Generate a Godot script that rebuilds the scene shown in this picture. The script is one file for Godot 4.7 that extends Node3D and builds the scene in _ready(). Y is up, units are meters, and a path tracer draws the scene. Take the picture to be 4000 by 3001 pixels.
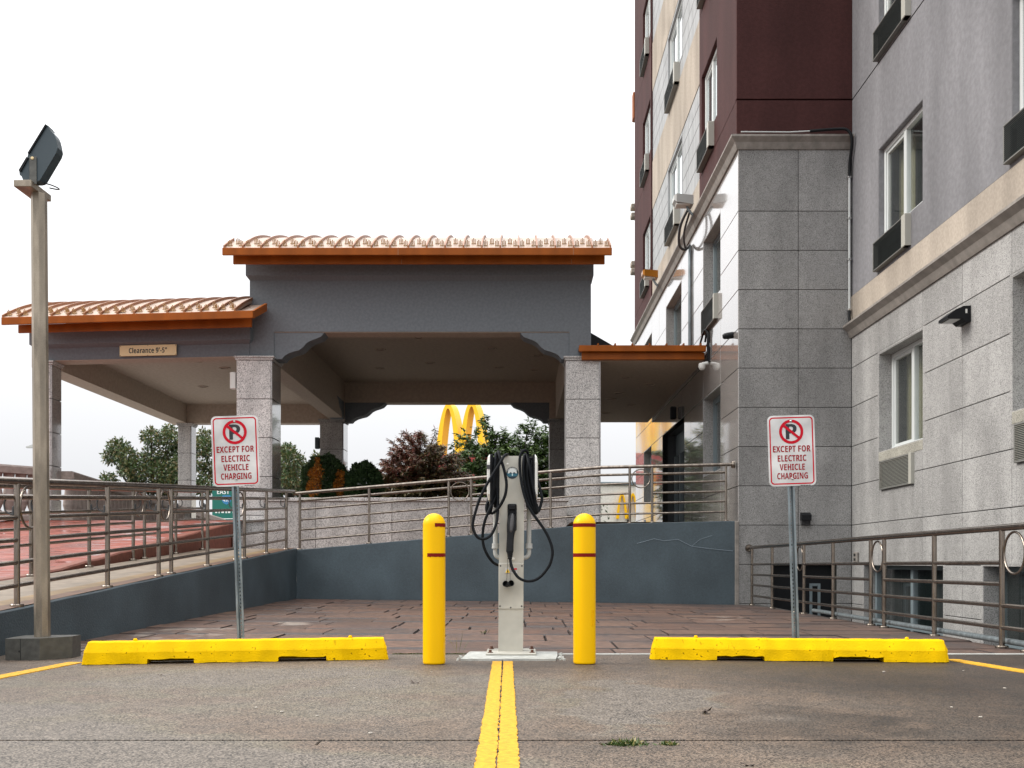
extends Node3D
# World: x to the right, y up, the street runs away from the camera along -z. "d" below is the distance in metres along -z.

var rng := RandomNumberGenerator.new()
var M := {}
var taken := {}

# ------------------------------------------------------------------ mesh builder
class MB:
	var v := PackedVector3Array()
	var n := PackedVector3Array()
	var c := PackedColorArray()
	var uv := PackedVector2Array()
	var xf := Transform3D()
	var col := Color.WHITE

	func tri(a: Vector3, b: Vector3, e: Vector3, na: Vector3, nb: Vector3, ne: Vector3, ua := Vector2.ZERO, ub := Vector2.ZERO, ue := Vector2.ZERO) -> void:
		var g := (b - a).cross(e - a)
		var flip := g.dot(na + nb + ne) > 0.0
		v.append(xf * a); n.append((xf.basis * na).normalized()); uv.append(ua)
		if flip:
			v.append(xf * e); n.append((xf.basis * ne).normalized()); uv.append(ue)
			v.append(xf * b); n.append((xf.basis * nb).normalized()); uv.append(ub)
		else:
			v.append(xf * b); n.append((xf.basis * nb).normalized()); uv.append(ub)
			v.append(xf * e); n.append((xf.basis * ne).normalized()); uv.append(ue)
		c.append(col); c.append(col); c.append(col)

	# flat quad a b e f in order round the edge; hint says which side is outside
	func quad(a: Vector3, b: Vector3, e: Vector3, f: Vector3, hint: Vector3) -> void:
		var g := (e - a).cross(f - b).normalized()
		if g.dot(hint) < 0.0:
			g = -g
		var ua := Vector2(0, 1); var ub := Vector2(1, 1); var ue := Vector2(1, 0); var uf := Vector2(0, 0)
		tri(a, b, e, g, g, g, ua, ub, ue)
		tri(a, e, f, g, g, g, ua, ue, uf)

	func box(o: Vector3, s: Vector3, bev := 0.0) -> void:
		var h := s * 0.5
		if bev <= 0.0:
			for ax in 3:
				for sg in [-1.0, 1.0]:
					var nn := Vector3.ZERO; nn[ax] = sg
					var p := []
					for k in [[-1, -1], [1, -1], [1, 1], [-1, 1]]:
						var q := Vector3.ZERO
						q[ax] = sg * h[ax]; q[(ax + 1) % 3] = k[0] * h[(ax + 1) % 3]; q[(ax + 2) % 3] = k[1] * h[(ax + 2) % 3]
						p.append(o + q)
					quad(p[0], p[1], p[2], p[3], nn)
			return
		bev = minf(bev, minf(h.x, minf(h.y, h.z)) * 0.9)
		for ax in 3:
			for sg in [-1.0, 1.0]:
				var nn := Vector3.ZERO; nn[ax] = sg
				var p := []
				for k in [[-1, -1], [1, -1], [1, 1], [-1, 1]]:
					p.append(o + _cp(h, bev, ax, sg, k[0], k[1]))
				quad(p[0], p[1], p[2], p[3], nn)
		for ax in 3:
			var a1 := (ax + 1) % 3
			var a2 := (ax + 2) % 3
			for s1 in [-1.0, 1.0]:
				for s2 in [-1.0, 1.0]:
					var q := []
					for t in [-1.0, 1.0]:
						var u := Vector3.ZERO; u[ax] = t * (h[ax] - bev); u[a1] = s1 * h[a1]; u[a2] = s2 * (h[a2] - bev)
						var w := Vector3.ZERO; w[ax] = t * (h[ax] - bev); w[a1] = s1 * (h[a1] - bev); w[a2] = s2 * h[a2]
						q.append(u); q.append(w)
					var nn := Vector3.ZERO; nn[a1] = s1; nn[a2] = s2
					quad(o + q[0], o + q[1], o + q[3], o + q[2], nn)
		for sx in [-1.0, 1.0]:
			for sy in [-1.0, 1.0]:
				for sz in [-1.0, 1.0]:
					var nn := Vector3(sx, sy, sz).normalized()
					tri(o + Vector3(sx * h.x, sy * (h.y - bev), sz * (h.z - bev)), o + Vector3(sx * (h.x - bev), sy * h.y, sz * (h.z - bev)), o + Vector3(sx * (h.x - bev), sy * (h.y - bev), sz * h.z), nn, nn, nn)

	func _cp(h: Vector3, bev: float, ax: int, sg: float, k1: float, k2: float) -> Vector3:
		var q := Vector3.ZERO
		q[ax] = sg * h[ax]; q[(ax + 1) % 3] = k1 * (h[(ax + 1) % 3] - bev); q[(ax + 2) % 3] = k2 * (h[(ax + 2) % 3] - bev)
		return q

	# box given by its limits, depth as distance
	func lim(x0: float, x1: float, y0: float, y1: float, d0: float, d1: float, bev := 0.0) -> void:
		box(Vector3((x0 + x1) * 0.5, (y0 + y1) * 0.5, -(d0 + d1) * 0.5), Vector3(absf(x1 - x0), absf(y1 - y0), absf(d1 - d0)), bev)

	func tube(p: Array, r, sides := 8, closed := false, caps := true) -> void:
		var cnt := p.size()
		var rings := []
		var nrm := []
		var up := Vector3.UP
		for i in cnt:
			var a: Vector3 = p[(i - 1 + cnt) % cnt] if closed else p[maxi(i - 1, 0)]
			var b: Vector3 = p[(i + 1) % cnt] if closed else p[mini(i + 1, cnt - 1)]
			var t := (b - a).normalized()
			if i == 0:
				up = Vector3.UP if absf(t.y) < 0.9 else Vector3.RIGHT
			up = (up - t * up.dot(t)).normalized()
			var s := t.cross(up)
			var rr: float = r[i] if r is Array else r
			var ring := []
			var nn := []
			for k in sides:
				var an := TAU * k / sides
				var dir := up * cos(an) + s * sin(an)
				ring.append(p[i] + dir * rr); nn.append(dir)
			rings.append(ring); nrm.append(nn)
		var last := cnt if closed else cnt - 1
		for i in last:
			var j := (i + 1) % cnt
			for k in sides:
				var l := (k + 1) % sides
				tri(rings[i][k], rings[i][l], rings[j][l], nrm[i][k], nrm[i][l], nrm[j][l])
				tri(rings[i][k], rings[j][l], rings[j][k], nrm[i][k], nrm[j][l], nrm[j][k])
		if caps and not closed:
			for e in [0, cnt - 1]:
				var t: Vector3 = (p[0] - p[1]).normalized() if e == 0 else (p[cnt - 1] - p[cnt - 2]).normalized()
				for k in sides:
					tri(p[e], rings[e][k], rings[e][(k + 1) % sides], t, t, t)

	func lathe(prof: Array, sides := 16, o := Vector3.ZERO) -> void:
		for i in prof.size() - 1:
			var a: Vector2 = prof[i]
			var b: Vector2 = prof[i + 1]
			var tn := Vector2(b.y - a.y, a.x - b.x).normalized()
			for k in sides:
				var t0 := TAU * k / sides
				var t1 := TAU * (k + 1) / sides
				var d0 := Vector3(cos(t0), 0, sin(t0))
				var d1 := Vector3(cos(t1), 0, sin(t1))
				var n0 := d0 * tn.x + Vector3(0, tn.y, 0)
				var n1 := d1 * tn.x + Vector3(0, tn.y, 0)
				var a0 := o + d0 * a.x + Vector3(0, a.y, 0)
				var a1 := o + d1 * a.x + Vector3(0, a.y, 0)
				var b0 := o + d0 * b.x + Vector3(0, b.y, 0)
				var b1 := o + d1 * b.x + Vector3(0, b.y, 0)
				if b.x > 0.0001:
					tri(a0, b1, b0, n0, n1, n0)
				if a.x > 0.0001:
					tri(a0, a1, b1, n0, n1, n1)

	# polygon in the local x-y plane, drawn out from z0 to z1
	func prism(poly: Array, z0: float, z1: float) -> void:
		var pp := PackedVector2Array(poly)
		if Geometry2D.is_polygon_clockwise(pp):
			pp.reverse()
		var idx := Geometry2D.triangulate_polygon(pp)
		for i in range(0, idx.size(), 3):
			for z in [z0, z1]:
				var nn := Vector3(0, 0, 1 if z == maxf(z0, z1) else -1)
				var a := pp[idx[i]]; var b := pp[idx[i + 1]]; var e := pp[idx[i + 2]]
				tri(Vector3(a.x, a.y, z), Vector3(b.x, b.y, z), Vector3(e.x, e.y, z), nn, nn, nn)
		for i in pp.size():
			var a := pp[i]
			var b := pp[(i + 1) % pp.size()]
			var nn := Vector3(b.y - a.y, a.x - b.x, 0)
			quad(Vector3(a.x, a.y, z0), Vector3(b.x, b.y, z0), Vector3(b.x, b.y, z1), Vector3(a.x, a.y, z1), nn)

	# rings of equal length joined into a skin with flat faces
	func loft(rings: Array, caps := true) -> void:
		for i in rings.size() - 1:
			var a: Array = rings[i]
			var b: Array = rings[i + 1]
			var mid := Vector3.ZERO
			for q in a: mid += q
			for q in b: mid += q
			mid /= a.size() * 2.0
			for k in a.size():
				var l := (k + 1) % a.size()
				var ce: Vector3 = (a[k] + a[l] + b[k] + b[l]) * 0.25
				quad(a[k], a[l], b[l], b[k], ce - mid)
		if caps:
			for e in [0, rings.size() - 1]:
				var r: Array = rings[e]
				var o: Array = rings[1] if e == 0 else rings[rings.size() - 2]
				var mid := Vector3.ZERO
				var mo := Vector3.ZERO
				for q in r: mid += q
				for q in o: mo += q
				mid /= r.size(); mo /= r.size()
				var nn := (mid - mo).normalized()
				for k in r.size():
					tri(mid, r[k], r[(k + 1) % r.size()], nn, nn, nn)

	func leaf(p: Vector3, along: Vector3, side: Vector3, l: float, w: float) -> void:
		var nn := along.cross(side).normalized()
		var tip := p + along * l
		var q := p + along * (l * 0.45)
		var lift := nn * (w * 0.25)
		tri(p, q + side * (w * 0.5) + lift, tip, nn, nn, nn)
		tri(p, tip, q - side * (w * 0.5) + lift, nn, nn, nn)

	func mesh() -> ArrayMesh:
		var a := []
		a.resize(Mesh.ARRAY_MAX)
		a[Mesh.ARRAY_VERTEX] = v; a[Mesh.ARRAY_NORMAL] = n; a[Mesh.ARRAY_COLOR] = c; a[Mesh.ARRAY_TEX_UV] = uv
		var m := ArrayMesh.new()
		m.add_surface_from_arrays(Mesh.PRIMITIVE_TRIANGLES, a)
		return m

# ------------------------------------------------------------------ objects
func numbered(called: String) -> String:
	if not taken.has(called):
		taken[called] = 0
		return called
	taken[called] += 1
	return "%s_%03d" % [called, taken[called]]

func tag(o: Node3D, label: String, category: String, group := "") -> Node3D:
	o.set_meta("label", label); o.set_meta("category", category)
	if group: o.set_meta("group", group)
	return o

func thing(called: String, label: String, category: String, at := Vector3.ZERO, group := "") -> Node3D:
	var o := Node3D.new()
	o.name = numbered(called); add_child(o, true)
	o.position = at
	return tag(o, label, category, group)

# commit b as one mesh; b holds world coordinates, or the thing's own when own is true
func obj(called: String, b, m: Material, parent: Node3D = self, own := false) -> MeshInstance3D:
	var o := MeshInstance3D.new()
	o.mesh = b.mesh() if b is MB else b
	o.material_override = m
	o.name = numbered(called) if parent == self else called
	parent.add_child(o, true)
	if parent != self and parent.get_parent() == self and not own:
		o.position = -parent.position
	return o

func struct(called: String, b: MB, m: Material, parent: Node3D = self) -> MeshInstance3D:
	var o := obj(called, b, m, parent)
	if parent == self: o.set_meta("kind", "structure")
	return o

func dup(src: Node3D, at: Vector3, label: String) -> Node3D:
	var r: Node3D = src.duplicate()
	r.name = numbered(String(src.name).rstrip("0123456789_")); add_child(r, true)
	r.position = at
	r.set_meta("label", label)
	return r

func text(called: String, s: String, w: float, h: float, at: Vector3, m: Material, parent: Node3D, bold := false, deep := 0.0015) -> MeshInstance3D:
	var f := SystemFont.new()
	f.font_names = PackedStringArray(["Droid Sans"])
	if bold: f.font_weight = 700
	var t := TextMesh.new()
	t.text = s; t.font = f; t.font_size = 64; t.pixel_size = 0.01; t.depth = 0.02; t.curve_step = 1.0
	var bb := t.get_aabb()
	var o := MeshInstance3D.new()
	o.mesh = t; o.material_override = m; o.name = called
	parent.add_child(o, true)
	var sc := Vector3(w / maxf(bb.size.x, 0.01), h / maxf(bb.size.y, 0.01), deep / 0.02)
	o.scale = sc
	o.position = at - (bb.position + bb.size * 0.5) * sc
	return o

func smooth(p: Array, per := 5) -> Array:
	var out := []
	for i in p.size() - 1:
		var a: Vector3 = p[maxi(i - 1, 0)]
		var b: Vector3 = p[i]
		var e: Vector3 = p[i + 1]
		var f: Vector3 = p[mini(i + 2, p.size() - 1)]
		for k in per:
			out.append(b.cubic_interpolate(e, a, f, float(k) / per))
	out.append(p[p.size() - 1])
	return out

# ------------------------------------------------------------------ textures and materials
func lin(r: float, g: float, b: float) -> Color:
	return Color(r, g, b).linear_to_srgb()

func noise(kind: int, freq: float, seed_: int, oct := 3) -> FastNoiseLite:
	var f := FastNoiseLite.new()
	f.noise_type = kind; f.frequency = freq; f.seed = seed_
	f.fractal_octaves = oct
	f.fractal_type = FastNoiseLite.FRACTAL_FBM if oct > 1 else FastNoiseLite.FRACTAL_NONE
	if kind == FastNoiseLite.TYPE_CELLULAR:
		f.cellular_return_type = FastNoiseLite.RETURN_CELL_VALUE
		f.fractal_type = FastNoiseLite.FRACTAL_NONE
	return f

func bytes(kind: int, freq: float, seed_: int, size: int, oct := 3, stretch := 1.0) -> PackedByteArray:
	var h := int(size * stretch)
	var im := noise(kind, freq, seed_, oct).get_seamless_image(size, h)
	im.convert(Image.FORMAT_L8)
	if h != size: im.resize(size, size, Image.INTERPOLATE_BILINEAR)
	return im.get_data()

func gray_tex(data: PackedByteArray, size: int) -> ImageTexture:
	return ImageTexture.create_from_image(Image.create_from_data(size, size, false, Image.FORMAT_L8, data))

# speckled stone: cells of random tone plus grain
func speckle(size: int, cell: float, lo: float, hi: float, grain: float, dark_share: float, seed_: int, blotch := 0.08, fleck := 0.0) -> ImageTexture:
	var a := bytes(FastNoiseLite.TYPE_CELLULAR, cell, seed_, size, 1)
	var b := bytes(FastNoiseLite.TYPE_SIMPLEX_SMOOTH, 0.012, seed_ + 1, size, 4)
	var out := PackedByteArray(); out.resize(size * size)
	rng.seed = seed_
	for i in size * size:
		var t := a[i] / 255.0
		var x := lerpf(lo, hi, t)
		if t < dark_share: x *= 0.78
		x += (rng.randf() - 0.5) * grain + (b[i] / 255.0 - 0.5) * blotch
		if fleck > 0.0 and rng.randf() < fleck: x = 1.0
		out[i] = int(clampf(x, 0, 1) * 255)
	return gray_tex(out, size)

func cloudy(size: int, freq: float, lo: float, hi: float, grain: float, seed_: int, stretch := 1.0, oct := 4) -> ImageTexture:
	var a := bytes(FastNoiseLite.TYPE_SIMPLEX_SMOOTH, freq, seed_, size, oct, stretch)
	var out := PackedByteArray(); out.resize(size * size)
	rng.seed = seed_
	for i in size * size:
		out[i] = int(clampf(lerpf(lo, hi, a[i] / 255.0) + (rng.randf() - 0.5) * grain, 0, 1) * 255)
	return gray_tex(out, size)

func mat(called: String, col: Color, rough: float, o := {}) -> StandardMaterial3D:
	var m := StandardMaterial3D.new()
	m.resource_name = called
	m.albedo_color = col; m.roughness = rough
	m.metallic = o.get("metal", 0.0)
	m.metallic_specular = o.get("spec", 0.5)
	m.vertex_color_use_as_albedo = o.get("vc", false)
	if o.has("tex"):
		m.albedo_texture = o.tex
		m.uv1_triplanar = o.get("tri", true); m.uv1_world_triplanar = o.get("world", true)
		m.uv1_scale = Vector3.ONE * o.get("scale", 1.0) * (o.get("sv", Vector3.ONE) as Vector3)
	if o.has("bump"):
		m.heightmap_enabled = true; m.heightmap_texture = o.bump; m.heightmap_scale = o.get("bs", 0.3)
		if not o.has("tex"):
			m.uv1_triplanar = true; m.uv1_world_triplanar = o.get("world", true); m.uv1_scale = Vector3.ONE * o.get("scale", 1.0)
	if o.has("grime"):
		m.detail_enabled = true; m.detail_albedo = o.grime
		m.detail_blend_mode = o.get("blend", BaseMaterial3D.BLEND_MODE_MUL)
		m.detail_uv_layer = BaseMaterial3D.DETAIL_UV_2
		m.uv2_triplanar = true; m.uv2_world_triplanar = true
		m.uv2_scale = Vector3.ONE * o.get("gs", 0.2) * (o.get("gv", Vector3.ONE) as Vector3)
		m.uv2_offset = o.get("go", Vector3.ZERO)
	if o.has("coat"):
		m.clearcoat_enabled = true; m.clearcoat = o.coat; m.clearcoat_roughness = o.get("cr", 0.03)
	if o.has("back"):
		m.backlight_enabled = true; m.backlight = o.back
	return m

func materials() -> void:
	var t_asph := speckle(1024, 0.3, 0.5, 1.0, 0.3, 0.3, 11, 0.14, 0.015)
	var t_gran := speckle(1024, 0.32, 0.78, 0.98, 0.2, 0.24, 21, 0.07)
	var t_gran2 := speckle(1024, 0.32, 0.8, 1.04, 0.22, 0.28, 22, 0.05)
	var t_stuc := cloudy(512, 0.05, 0.89, 1.0, 0.05, 31)
	var t_streak := cloudy(512, 0.012, 0.84, 1.02, 0.01, 32, 0.25)
	var t_grime := cloudy(512, 0.008, 0.8, 1.04, 0.0, 33)
	var t_conc := cloudy(512, 0.02, 0.78, 1.0, 0.1, 34)
	var t_slate := cloudy(512, 0.02, 0.45, 1.1, 0.1, 35, 3.0, 5)
	var t_bump := cloudy(512, 0.12, 0.2, 0.8, 0.2, 36)
	var t_brush := cloudy(512, 0.02, 0.7, 1.0, 0.16, 37, 0.2)
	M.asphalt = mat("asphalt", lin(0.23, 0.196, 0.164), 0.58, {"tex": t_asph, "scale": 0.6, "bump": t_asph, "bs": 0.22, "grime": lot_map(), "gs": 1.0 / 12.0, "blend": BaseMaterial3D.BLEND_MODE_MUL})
	M.dark_gap = mat("dark_gap", lin(0.02, 0.02, 0.019), 0.9)
	M.paver = mat("stamped_stone", lin(0.225, 0.13, 0.092), 0.45, {"vc": true, "tex": t_slate, "scale": 0.9, "bump": t_slate, "bs": 0.7, "grime": paver_map(), "gs": 1.0 / 10.0, "blend": BaseMaterial3D.BLEND_MODE_MIX})
	M.mortar = mat("mortar", lin(0.045, 0.038, 0.034), 0.85)
	M.blue = mat("blue_paint", lin(0.08, 0.115, 0.138), 0.55, {"tex": t_stuc, "scale": 0.8, "bump": t_bump, "bs": 0.35, "grime": t_grime, "gs": 0.25})
	M.bluecrack = mat("pale_crack", lin(0.18, 0.23, 0.27), 0.7)
	M.granite = mat("flamed_granite", lin(0.52, 0.515, 0.508), 0.7, {"vc": true, "tex": t_gran, "scale": 0.58, "grime": t_streak, "gs": 0.22})
	M.granite_col = mat("column_granite", lin(0.8, 0.77, 0.75), 0.5, {"vc": true, "tex": t_gran2, "scale": 0.32, "grime": t_streak, "gs": 0.3})
	M.granite_pol = mat("polished_granite", lin(0.46, 0.43, 0.415), 0.12, {"vc": true, "tex": t_gran, "scale": 0.45, "spec": 0.72, "coat": 1.0, "cr": 0.04})
	M.maroon = mat("maroon_stucco", lin(0.074, 0.028, 0.027), 0.75, {"spec": 0.28, "tex": t_stuc, "scale": 0.5, "bump": t_bump, "bs": 0.3, "grime": t_streak, "gs": 0.18})
	M.grey = mat("grey_stucco", lin(0.265, 0.265, 0.282), 0.9, {"spec": 0.2, "tex": t_stuc, "scale": 0.45, "bump": t_bump, "bs": 0.15, "grime": t_streak, "gs": 0.16})
	M.beige = mat("beige_stucco", lin(0.5, 0.44, 0.375), 0.9, {"spec": 0.2, "tex": t_stuc, "scale": 0.7, "bump": t_bump, "bs": 0.1, "grime": t_streak, "gs": 0.2})
	M.siding = mat("grey_siding", lin(0.36, 0.37, 0.38), 0.6, {"tex": t_streak, "scale": 0.5})
	M.corn = mat("cast_stone_cornice", lin(0.36, 0.33, 0.3), 0.65, {"tex": t_conc, "scale": 0.7, "grime": t_streak, "gs": 0.4})
	M.beam = mat("charcoal_stucco", lin(0.166, 0.185, 0.205), 0.85, {"tex": t_stuc, "scale": 0.6, "bump": t_bump, "bs": 0.15})
	M.soffit = mat("tan_soffit", lin(0.46, 0.37, 0.3), 0.8, {"tex": t_stuc, "scale": 0.4})
	M.orange = mat("orange_metal", lin(0.33, 0.085, 0.007), 0.42, {"tex": t_streak, "scale": 0.4, "spec": 0.3})
	M.copper = mat("copper_roof", lin(0.5, 0.37, 0.29), 0.42, {"metal": 0.35, "tex": t_grime, "scale": 0.5})
	M.guard = mat("amber_guard", lin(0.42, 0.26, 0.12), 0.3, {"spec": 0.5})
	M.seam = mat("copper_seam", lin(0.3, 0.13, 0.06), 0.4, {"metal": 0.4})
	M.steel = mat("bronze_steel", lin(0.36, 0.31, 0.265), 0.24, {"metal": 1.0, "tex": t_brush, "scale": 1.5})
	M.galv = mat("galvanised_steel", lin(0.34, 0.40, 0.43), 0.45, {"metal": 0.6, "tex": t_brush, "scale": 2.0})
	M.pole = mat("weathered_bronze_pole", lin(0.38, 0.325, 0.255), 0.4, {"metal": 0.55, "tex": t_brush, "scale": 1.2, "world": false})
	M.polebase = mat("dark_bronze_cover", lin(0.115, 0.115, 0.105), 0.4, {"metal": 0.3, "tex": t_conc, "scale": 2.0})
	M.lampcase = mat("dark_lamp_case", lin(0.035, 0.055, 0.068), 0.45)
	M.yellow = mat("yellow_sleeve", lin(0.82, 0.47, 0.0), 0.34, {"spec": 0.3})
	M.stop = mat("yellow_paint_concrete", lin(0.92, 0.57, 0.0), 0.6, {"spec": 0.2, "tex": chips(), "scale": 1.0, "bump": t_bump, "bs": 0.25})
	M.line = mat("yellow_line", lin(0.8, 0.43, 0.015), 0.6, {"tex": t_conc, "scale": 3.0, "bump": t_asph, "bs": 0.1})
	M.red = mat("red_band", lin(0.17, 0.006, 0.005), 0.4, {"spec": 0.25})
	M.signwhite = mat("sign_white", lin(0.72, 0.72, 0.72), 0.35, {"tex": t_grime, "scale": 0.9})
	M.signred = mat("sign_red", lin(0.5, 0.004, 0.018), 0.4, {"spec": 0.3})
	M.signink = mat("sign_dark_red", lin(0.29, 0.003, 0.009), 0.45, {"spec": 0.3})
	M.ink = mat("sign_black", lin(0.012, 0.016, 0.02), 0.4)
	M.chrome = mat("bolt_steel", lin(0.6, 0.6, 0.6), 0.25, {"metal": 0.9})
	M.putty = mat("light_grey_powder_coat", lin(0.52, 0.51, 0.455), 0.4, {"tex": t_grime, "scale": 0.7})
	M.shell = mat("white_plastic", lin(0.68, 0.68, 0.65), 0.35)
	M.black = mat("black_plastic", lin(0.009, 0.01, 0.012), 0.45, {"spec": 0.3})
	M.lever = mat("dark_grey_plastic", lin(0.05, 0.05, 0.054), 0.35)
	M.cable = mat("black_cable", lin(0.008, 0.0095, 0.012), 0.55, {"spec": 0.22})
	M.conduit = mat("grey_conduit", lin(0.4, 0.41, 0.4), 0.5)
	M.rust = mat("rusty_bolt", lin(0.09, 0.035, 0.02), 0.8)
	M.pad = mat("pale_concrete", lin(0.5, 0.515, 0.49), 0.7, {"tex": t_conc, "scale": 1.2, "bump": t_bump, "bs": 0.3})
	M.yard = mat("dark_concrete", lin(0.07, 0.068, 0.065), 0.8, {"tex": t_conc, "scale": 0.8})
	M.ramp = mat("tan_concrete", lin(0.33, 0.265, 0.2), 0.55, {"vc": true, "tex": t_conc, "scale": 0.6, "grime": t_grime, "gs": 0.5})
	M.lane = mat("grey_lane", lin(0.36, 0.35, 0.33), 0.7, {"tex": t_conc, "scale": 0.4})
	var t_wet := cloudy(512, 0.008, -0.15, 1.0, 0.02, 39, 3.0)
	M.drive = mat("red_concrete", lin(0.36, 0.075, 0.043), 0.42, {"tex": t_conc, "scale": 0.35, "grime": t_grime, "gs": 0.22, "spec": 0.5})
	M.drive.roughness = 0.85; M.drive.roughness_texture = t_wet; M.drive.roughness_texture_channel = BaseMaterial3D.TEXTURE_CHANNEL_RED
	M.kerb = mat("red_kerb", lin(0.27, 0.09, 0.06), 0.6, {"tex": t_conc, "scale": 0.8})
	M.ground = mat("ground", lin(0.12, 0.12, 0.1), 0.9, {"tex": t_conc, "scale": 0.1})
	M.soil = mat("soil", lin(0.05, 0.04, 0.03), 0.95, {"tex": t_conc, "scale": 0.8})
	M.bal = mat("cast_stone", lin(0.4, 0.33, 0.3), 0.75, {"tex": t_conc, "scale": 1.0})
	M.frame = mat("window_frame", lin(0.55, 0.58, 0.58), 0.4)
	M.frame2 = mat("blue_grey_frame", lin(0.16, 0.2, 0.22), 0.45)
	M.doorframe = mat("door_frame", lin(0.06, 0.065, 0.07), 0.35, {"metal": 0.4})
	M.dark = mat("dark_interior", lin(0.03, 0.032, 0.033), 0.9)
	M.curtain = mat("curtain", lin(0.44, 0.5, 0.44), 0.9)
	M.curtain2 = mat("dull_curtain", lin(0.2, 0.2, 0.12), 0.9)
	M.glass = mat("glass", Color(0.35, 0.45, 0.45, 0.03), 0.03, {"spec": 0.65})
	M.glass.transparency = BaseMaterial3D.TRANSPARENCY_ALPHA
	M.ptac = mat("grille_metal", lin(0.38, 0.375, 0.335), 0.45)
	M.ptacrim = mat("grille_rim", lin(0.16, 0.16, 0.15), 0.5)
	M.ptacdark = mat("grille_dark", lin(0.03, 0.038, 0.038), 0.6)
	M.gold = mat("brass_plate", lin(0.8, 0.64, 0.36), 0.45, {"metal": 0.0})
	M.arch = mat("yellow_arch", lin(0.9, 0.5, 0.0), 0.35)
	M.redboard = mat("red_board", lin(0.28, 0.02, 0.02), 0.4)
	M.glass_coat = mat("coated_glass", lin(0.74, 0.8, 0.82), 0.03, {"metal": 0.9})
	M.offwhite = mat("cream_wall", lin(0.78, 0.75, 0.68), 0.8, {"tex": t_stuc, "scale": 0.3})
	M.roofgrey = mat("grey_roof_edge", lin(0.14, 0.17, 0.19), 0.5)
	M.green = mat("green_sign", lin(0.0, 0.13, 0.1), 0.45)
	M.white = mat("white_lettering", lin(0.75, 0.78, 0.78), 0.45)
	M.shield = mat("blue_shield", lin(0.03, 0.2, 0.42), 0.45)
	M.amber = mat("amber_lamp_case", lin(0.35, 0.13, 0.01), 0.25, {"metal": 0.5})
	M.bark = mat("bark", lin(0.045, 0.036, 0.028), 0.9, {"bump": t_bump, "bs": 1.0, "scale": 2.0})
	M.leaf = mat("leaf", Color.WHITE, 0.5, {"vc": true, "back": Color(0.35, 0.4, 0.2)})
	M.logo = mat("round_sticker", Color.WHITE, 0.35, {"tex": logo(), "tri": false, "world": false})
	M.warn = mat("warning_yellow", lin(0.9, 0.6, 0.0), 0.4)
	M.pebble = mat("pebble", lin(0.35, 0.32, 0.28), 0.8)
	M.dead = mat("dead_leaf", lin(0.05, 0.035, 0.028), 0.8)

func chips() -> ImageTexture:
	var s := 1024
	var a := bytes(FastNoiseLite.TYPE_SIMPLEX_SMOOTH, 0.03, 71, s, 4)
	var b := bytes(FastNoiseLite.TYPE_SIMPLEX_SMOOTH, 0.006, 72, s, 2)
	var im := Image.create(s, s, false, Image.FORMAT_RGB8)
	var out := PackedByteArray(); out.resize(s * s * 3)
	rng.seed = 73
	for i in s * s:
		var t := a[i] / 255.0
		var u := b[i] / 255.0
		var k := 0.93 + (u - 0.5) * 0.16 + (rng.randf() - 0.5) * 0.05
		var chip := smoothstep(0.815, 0.84, t * 0.8 + u * 0.28)
		for q in 3:
			out[i * 3 + q] = int(clampf(lerpf(k, [0.3, 0.27, 0.9][q] as float, chip), 0, 1) * 255)
	im.set_data(s, s, false, Image.FORMAT_RGB8, out)
	return ImageTexture.create_from_image(im)

# stains of the parking lot, one picture for 12 m of ground (texture column from x, row from z)
func lot_map() -> ImageTexture:
	var s := 1024
	var a := bytes(FastNoiseLite.TYPE_SIMPLEX_SMOOTH, 0.006, 81, s, 5)
	var b := bytes(FastNoiseLite.TYPE_SIMPLEX_SMOOTH, 0.03, 82, s, 4)
	var out := PackedByteArray(); out.resize(s * s * 3)
	for y in s:
		for x in s:
			var i := y * s + x
			var wx := fposmod(x * 12.0 / s + 6.0, 12.0) - 6.0
			var d := 12.0 - y * 12.0 / s
			var n1 := a[i] / 255.0
			var n2 := b[i] / 255.0
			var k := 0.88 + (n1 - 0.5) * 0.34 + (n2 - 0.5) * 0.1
			var warm := 0.0
			# dry pale patch right of the line, its edge ragged
			var e := Vector2((wx - 0.55) / 0.42, (d - 4.15) / 0.8).length() + (n2 - 0.5) * 1.1
			k += 0.2 * (1.0 - smoothstep(0.6, 1.05, e))
			var e2 := Vector2((wx - 0.95) / 0.5, (d - 3.7) / 0.45).length() + (n2 - 0.5) * 0.8
			k -= 0.2 * (1.0 - smoothstep(0.75, 1.05, e2))
			# damp band in front of the stops, warmer paler apron at left
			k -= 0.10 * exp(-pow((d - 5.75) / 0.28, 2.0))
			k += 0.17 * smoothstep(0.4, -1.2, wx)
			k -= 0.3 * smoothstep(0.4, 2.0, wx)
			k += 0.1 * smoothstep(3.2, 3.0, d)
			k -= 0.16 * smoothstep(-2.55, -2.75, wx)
			warm = 0.02 + 0.06 * n2
			out[i * 3] = int(clampf(k + warm, 0, 1) * 255)
			out[i * 3 + 1] = int(clampf(k, 0, 1) * 255)
			out[i * 3 + 2] = int(clampf(k - warm * 0.8, 0, 1) * 255)
	return ImageTexture.create_from_image(Image.create_from_data(s, s, false, Image.FORMAT_RGB8, out))

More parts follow.
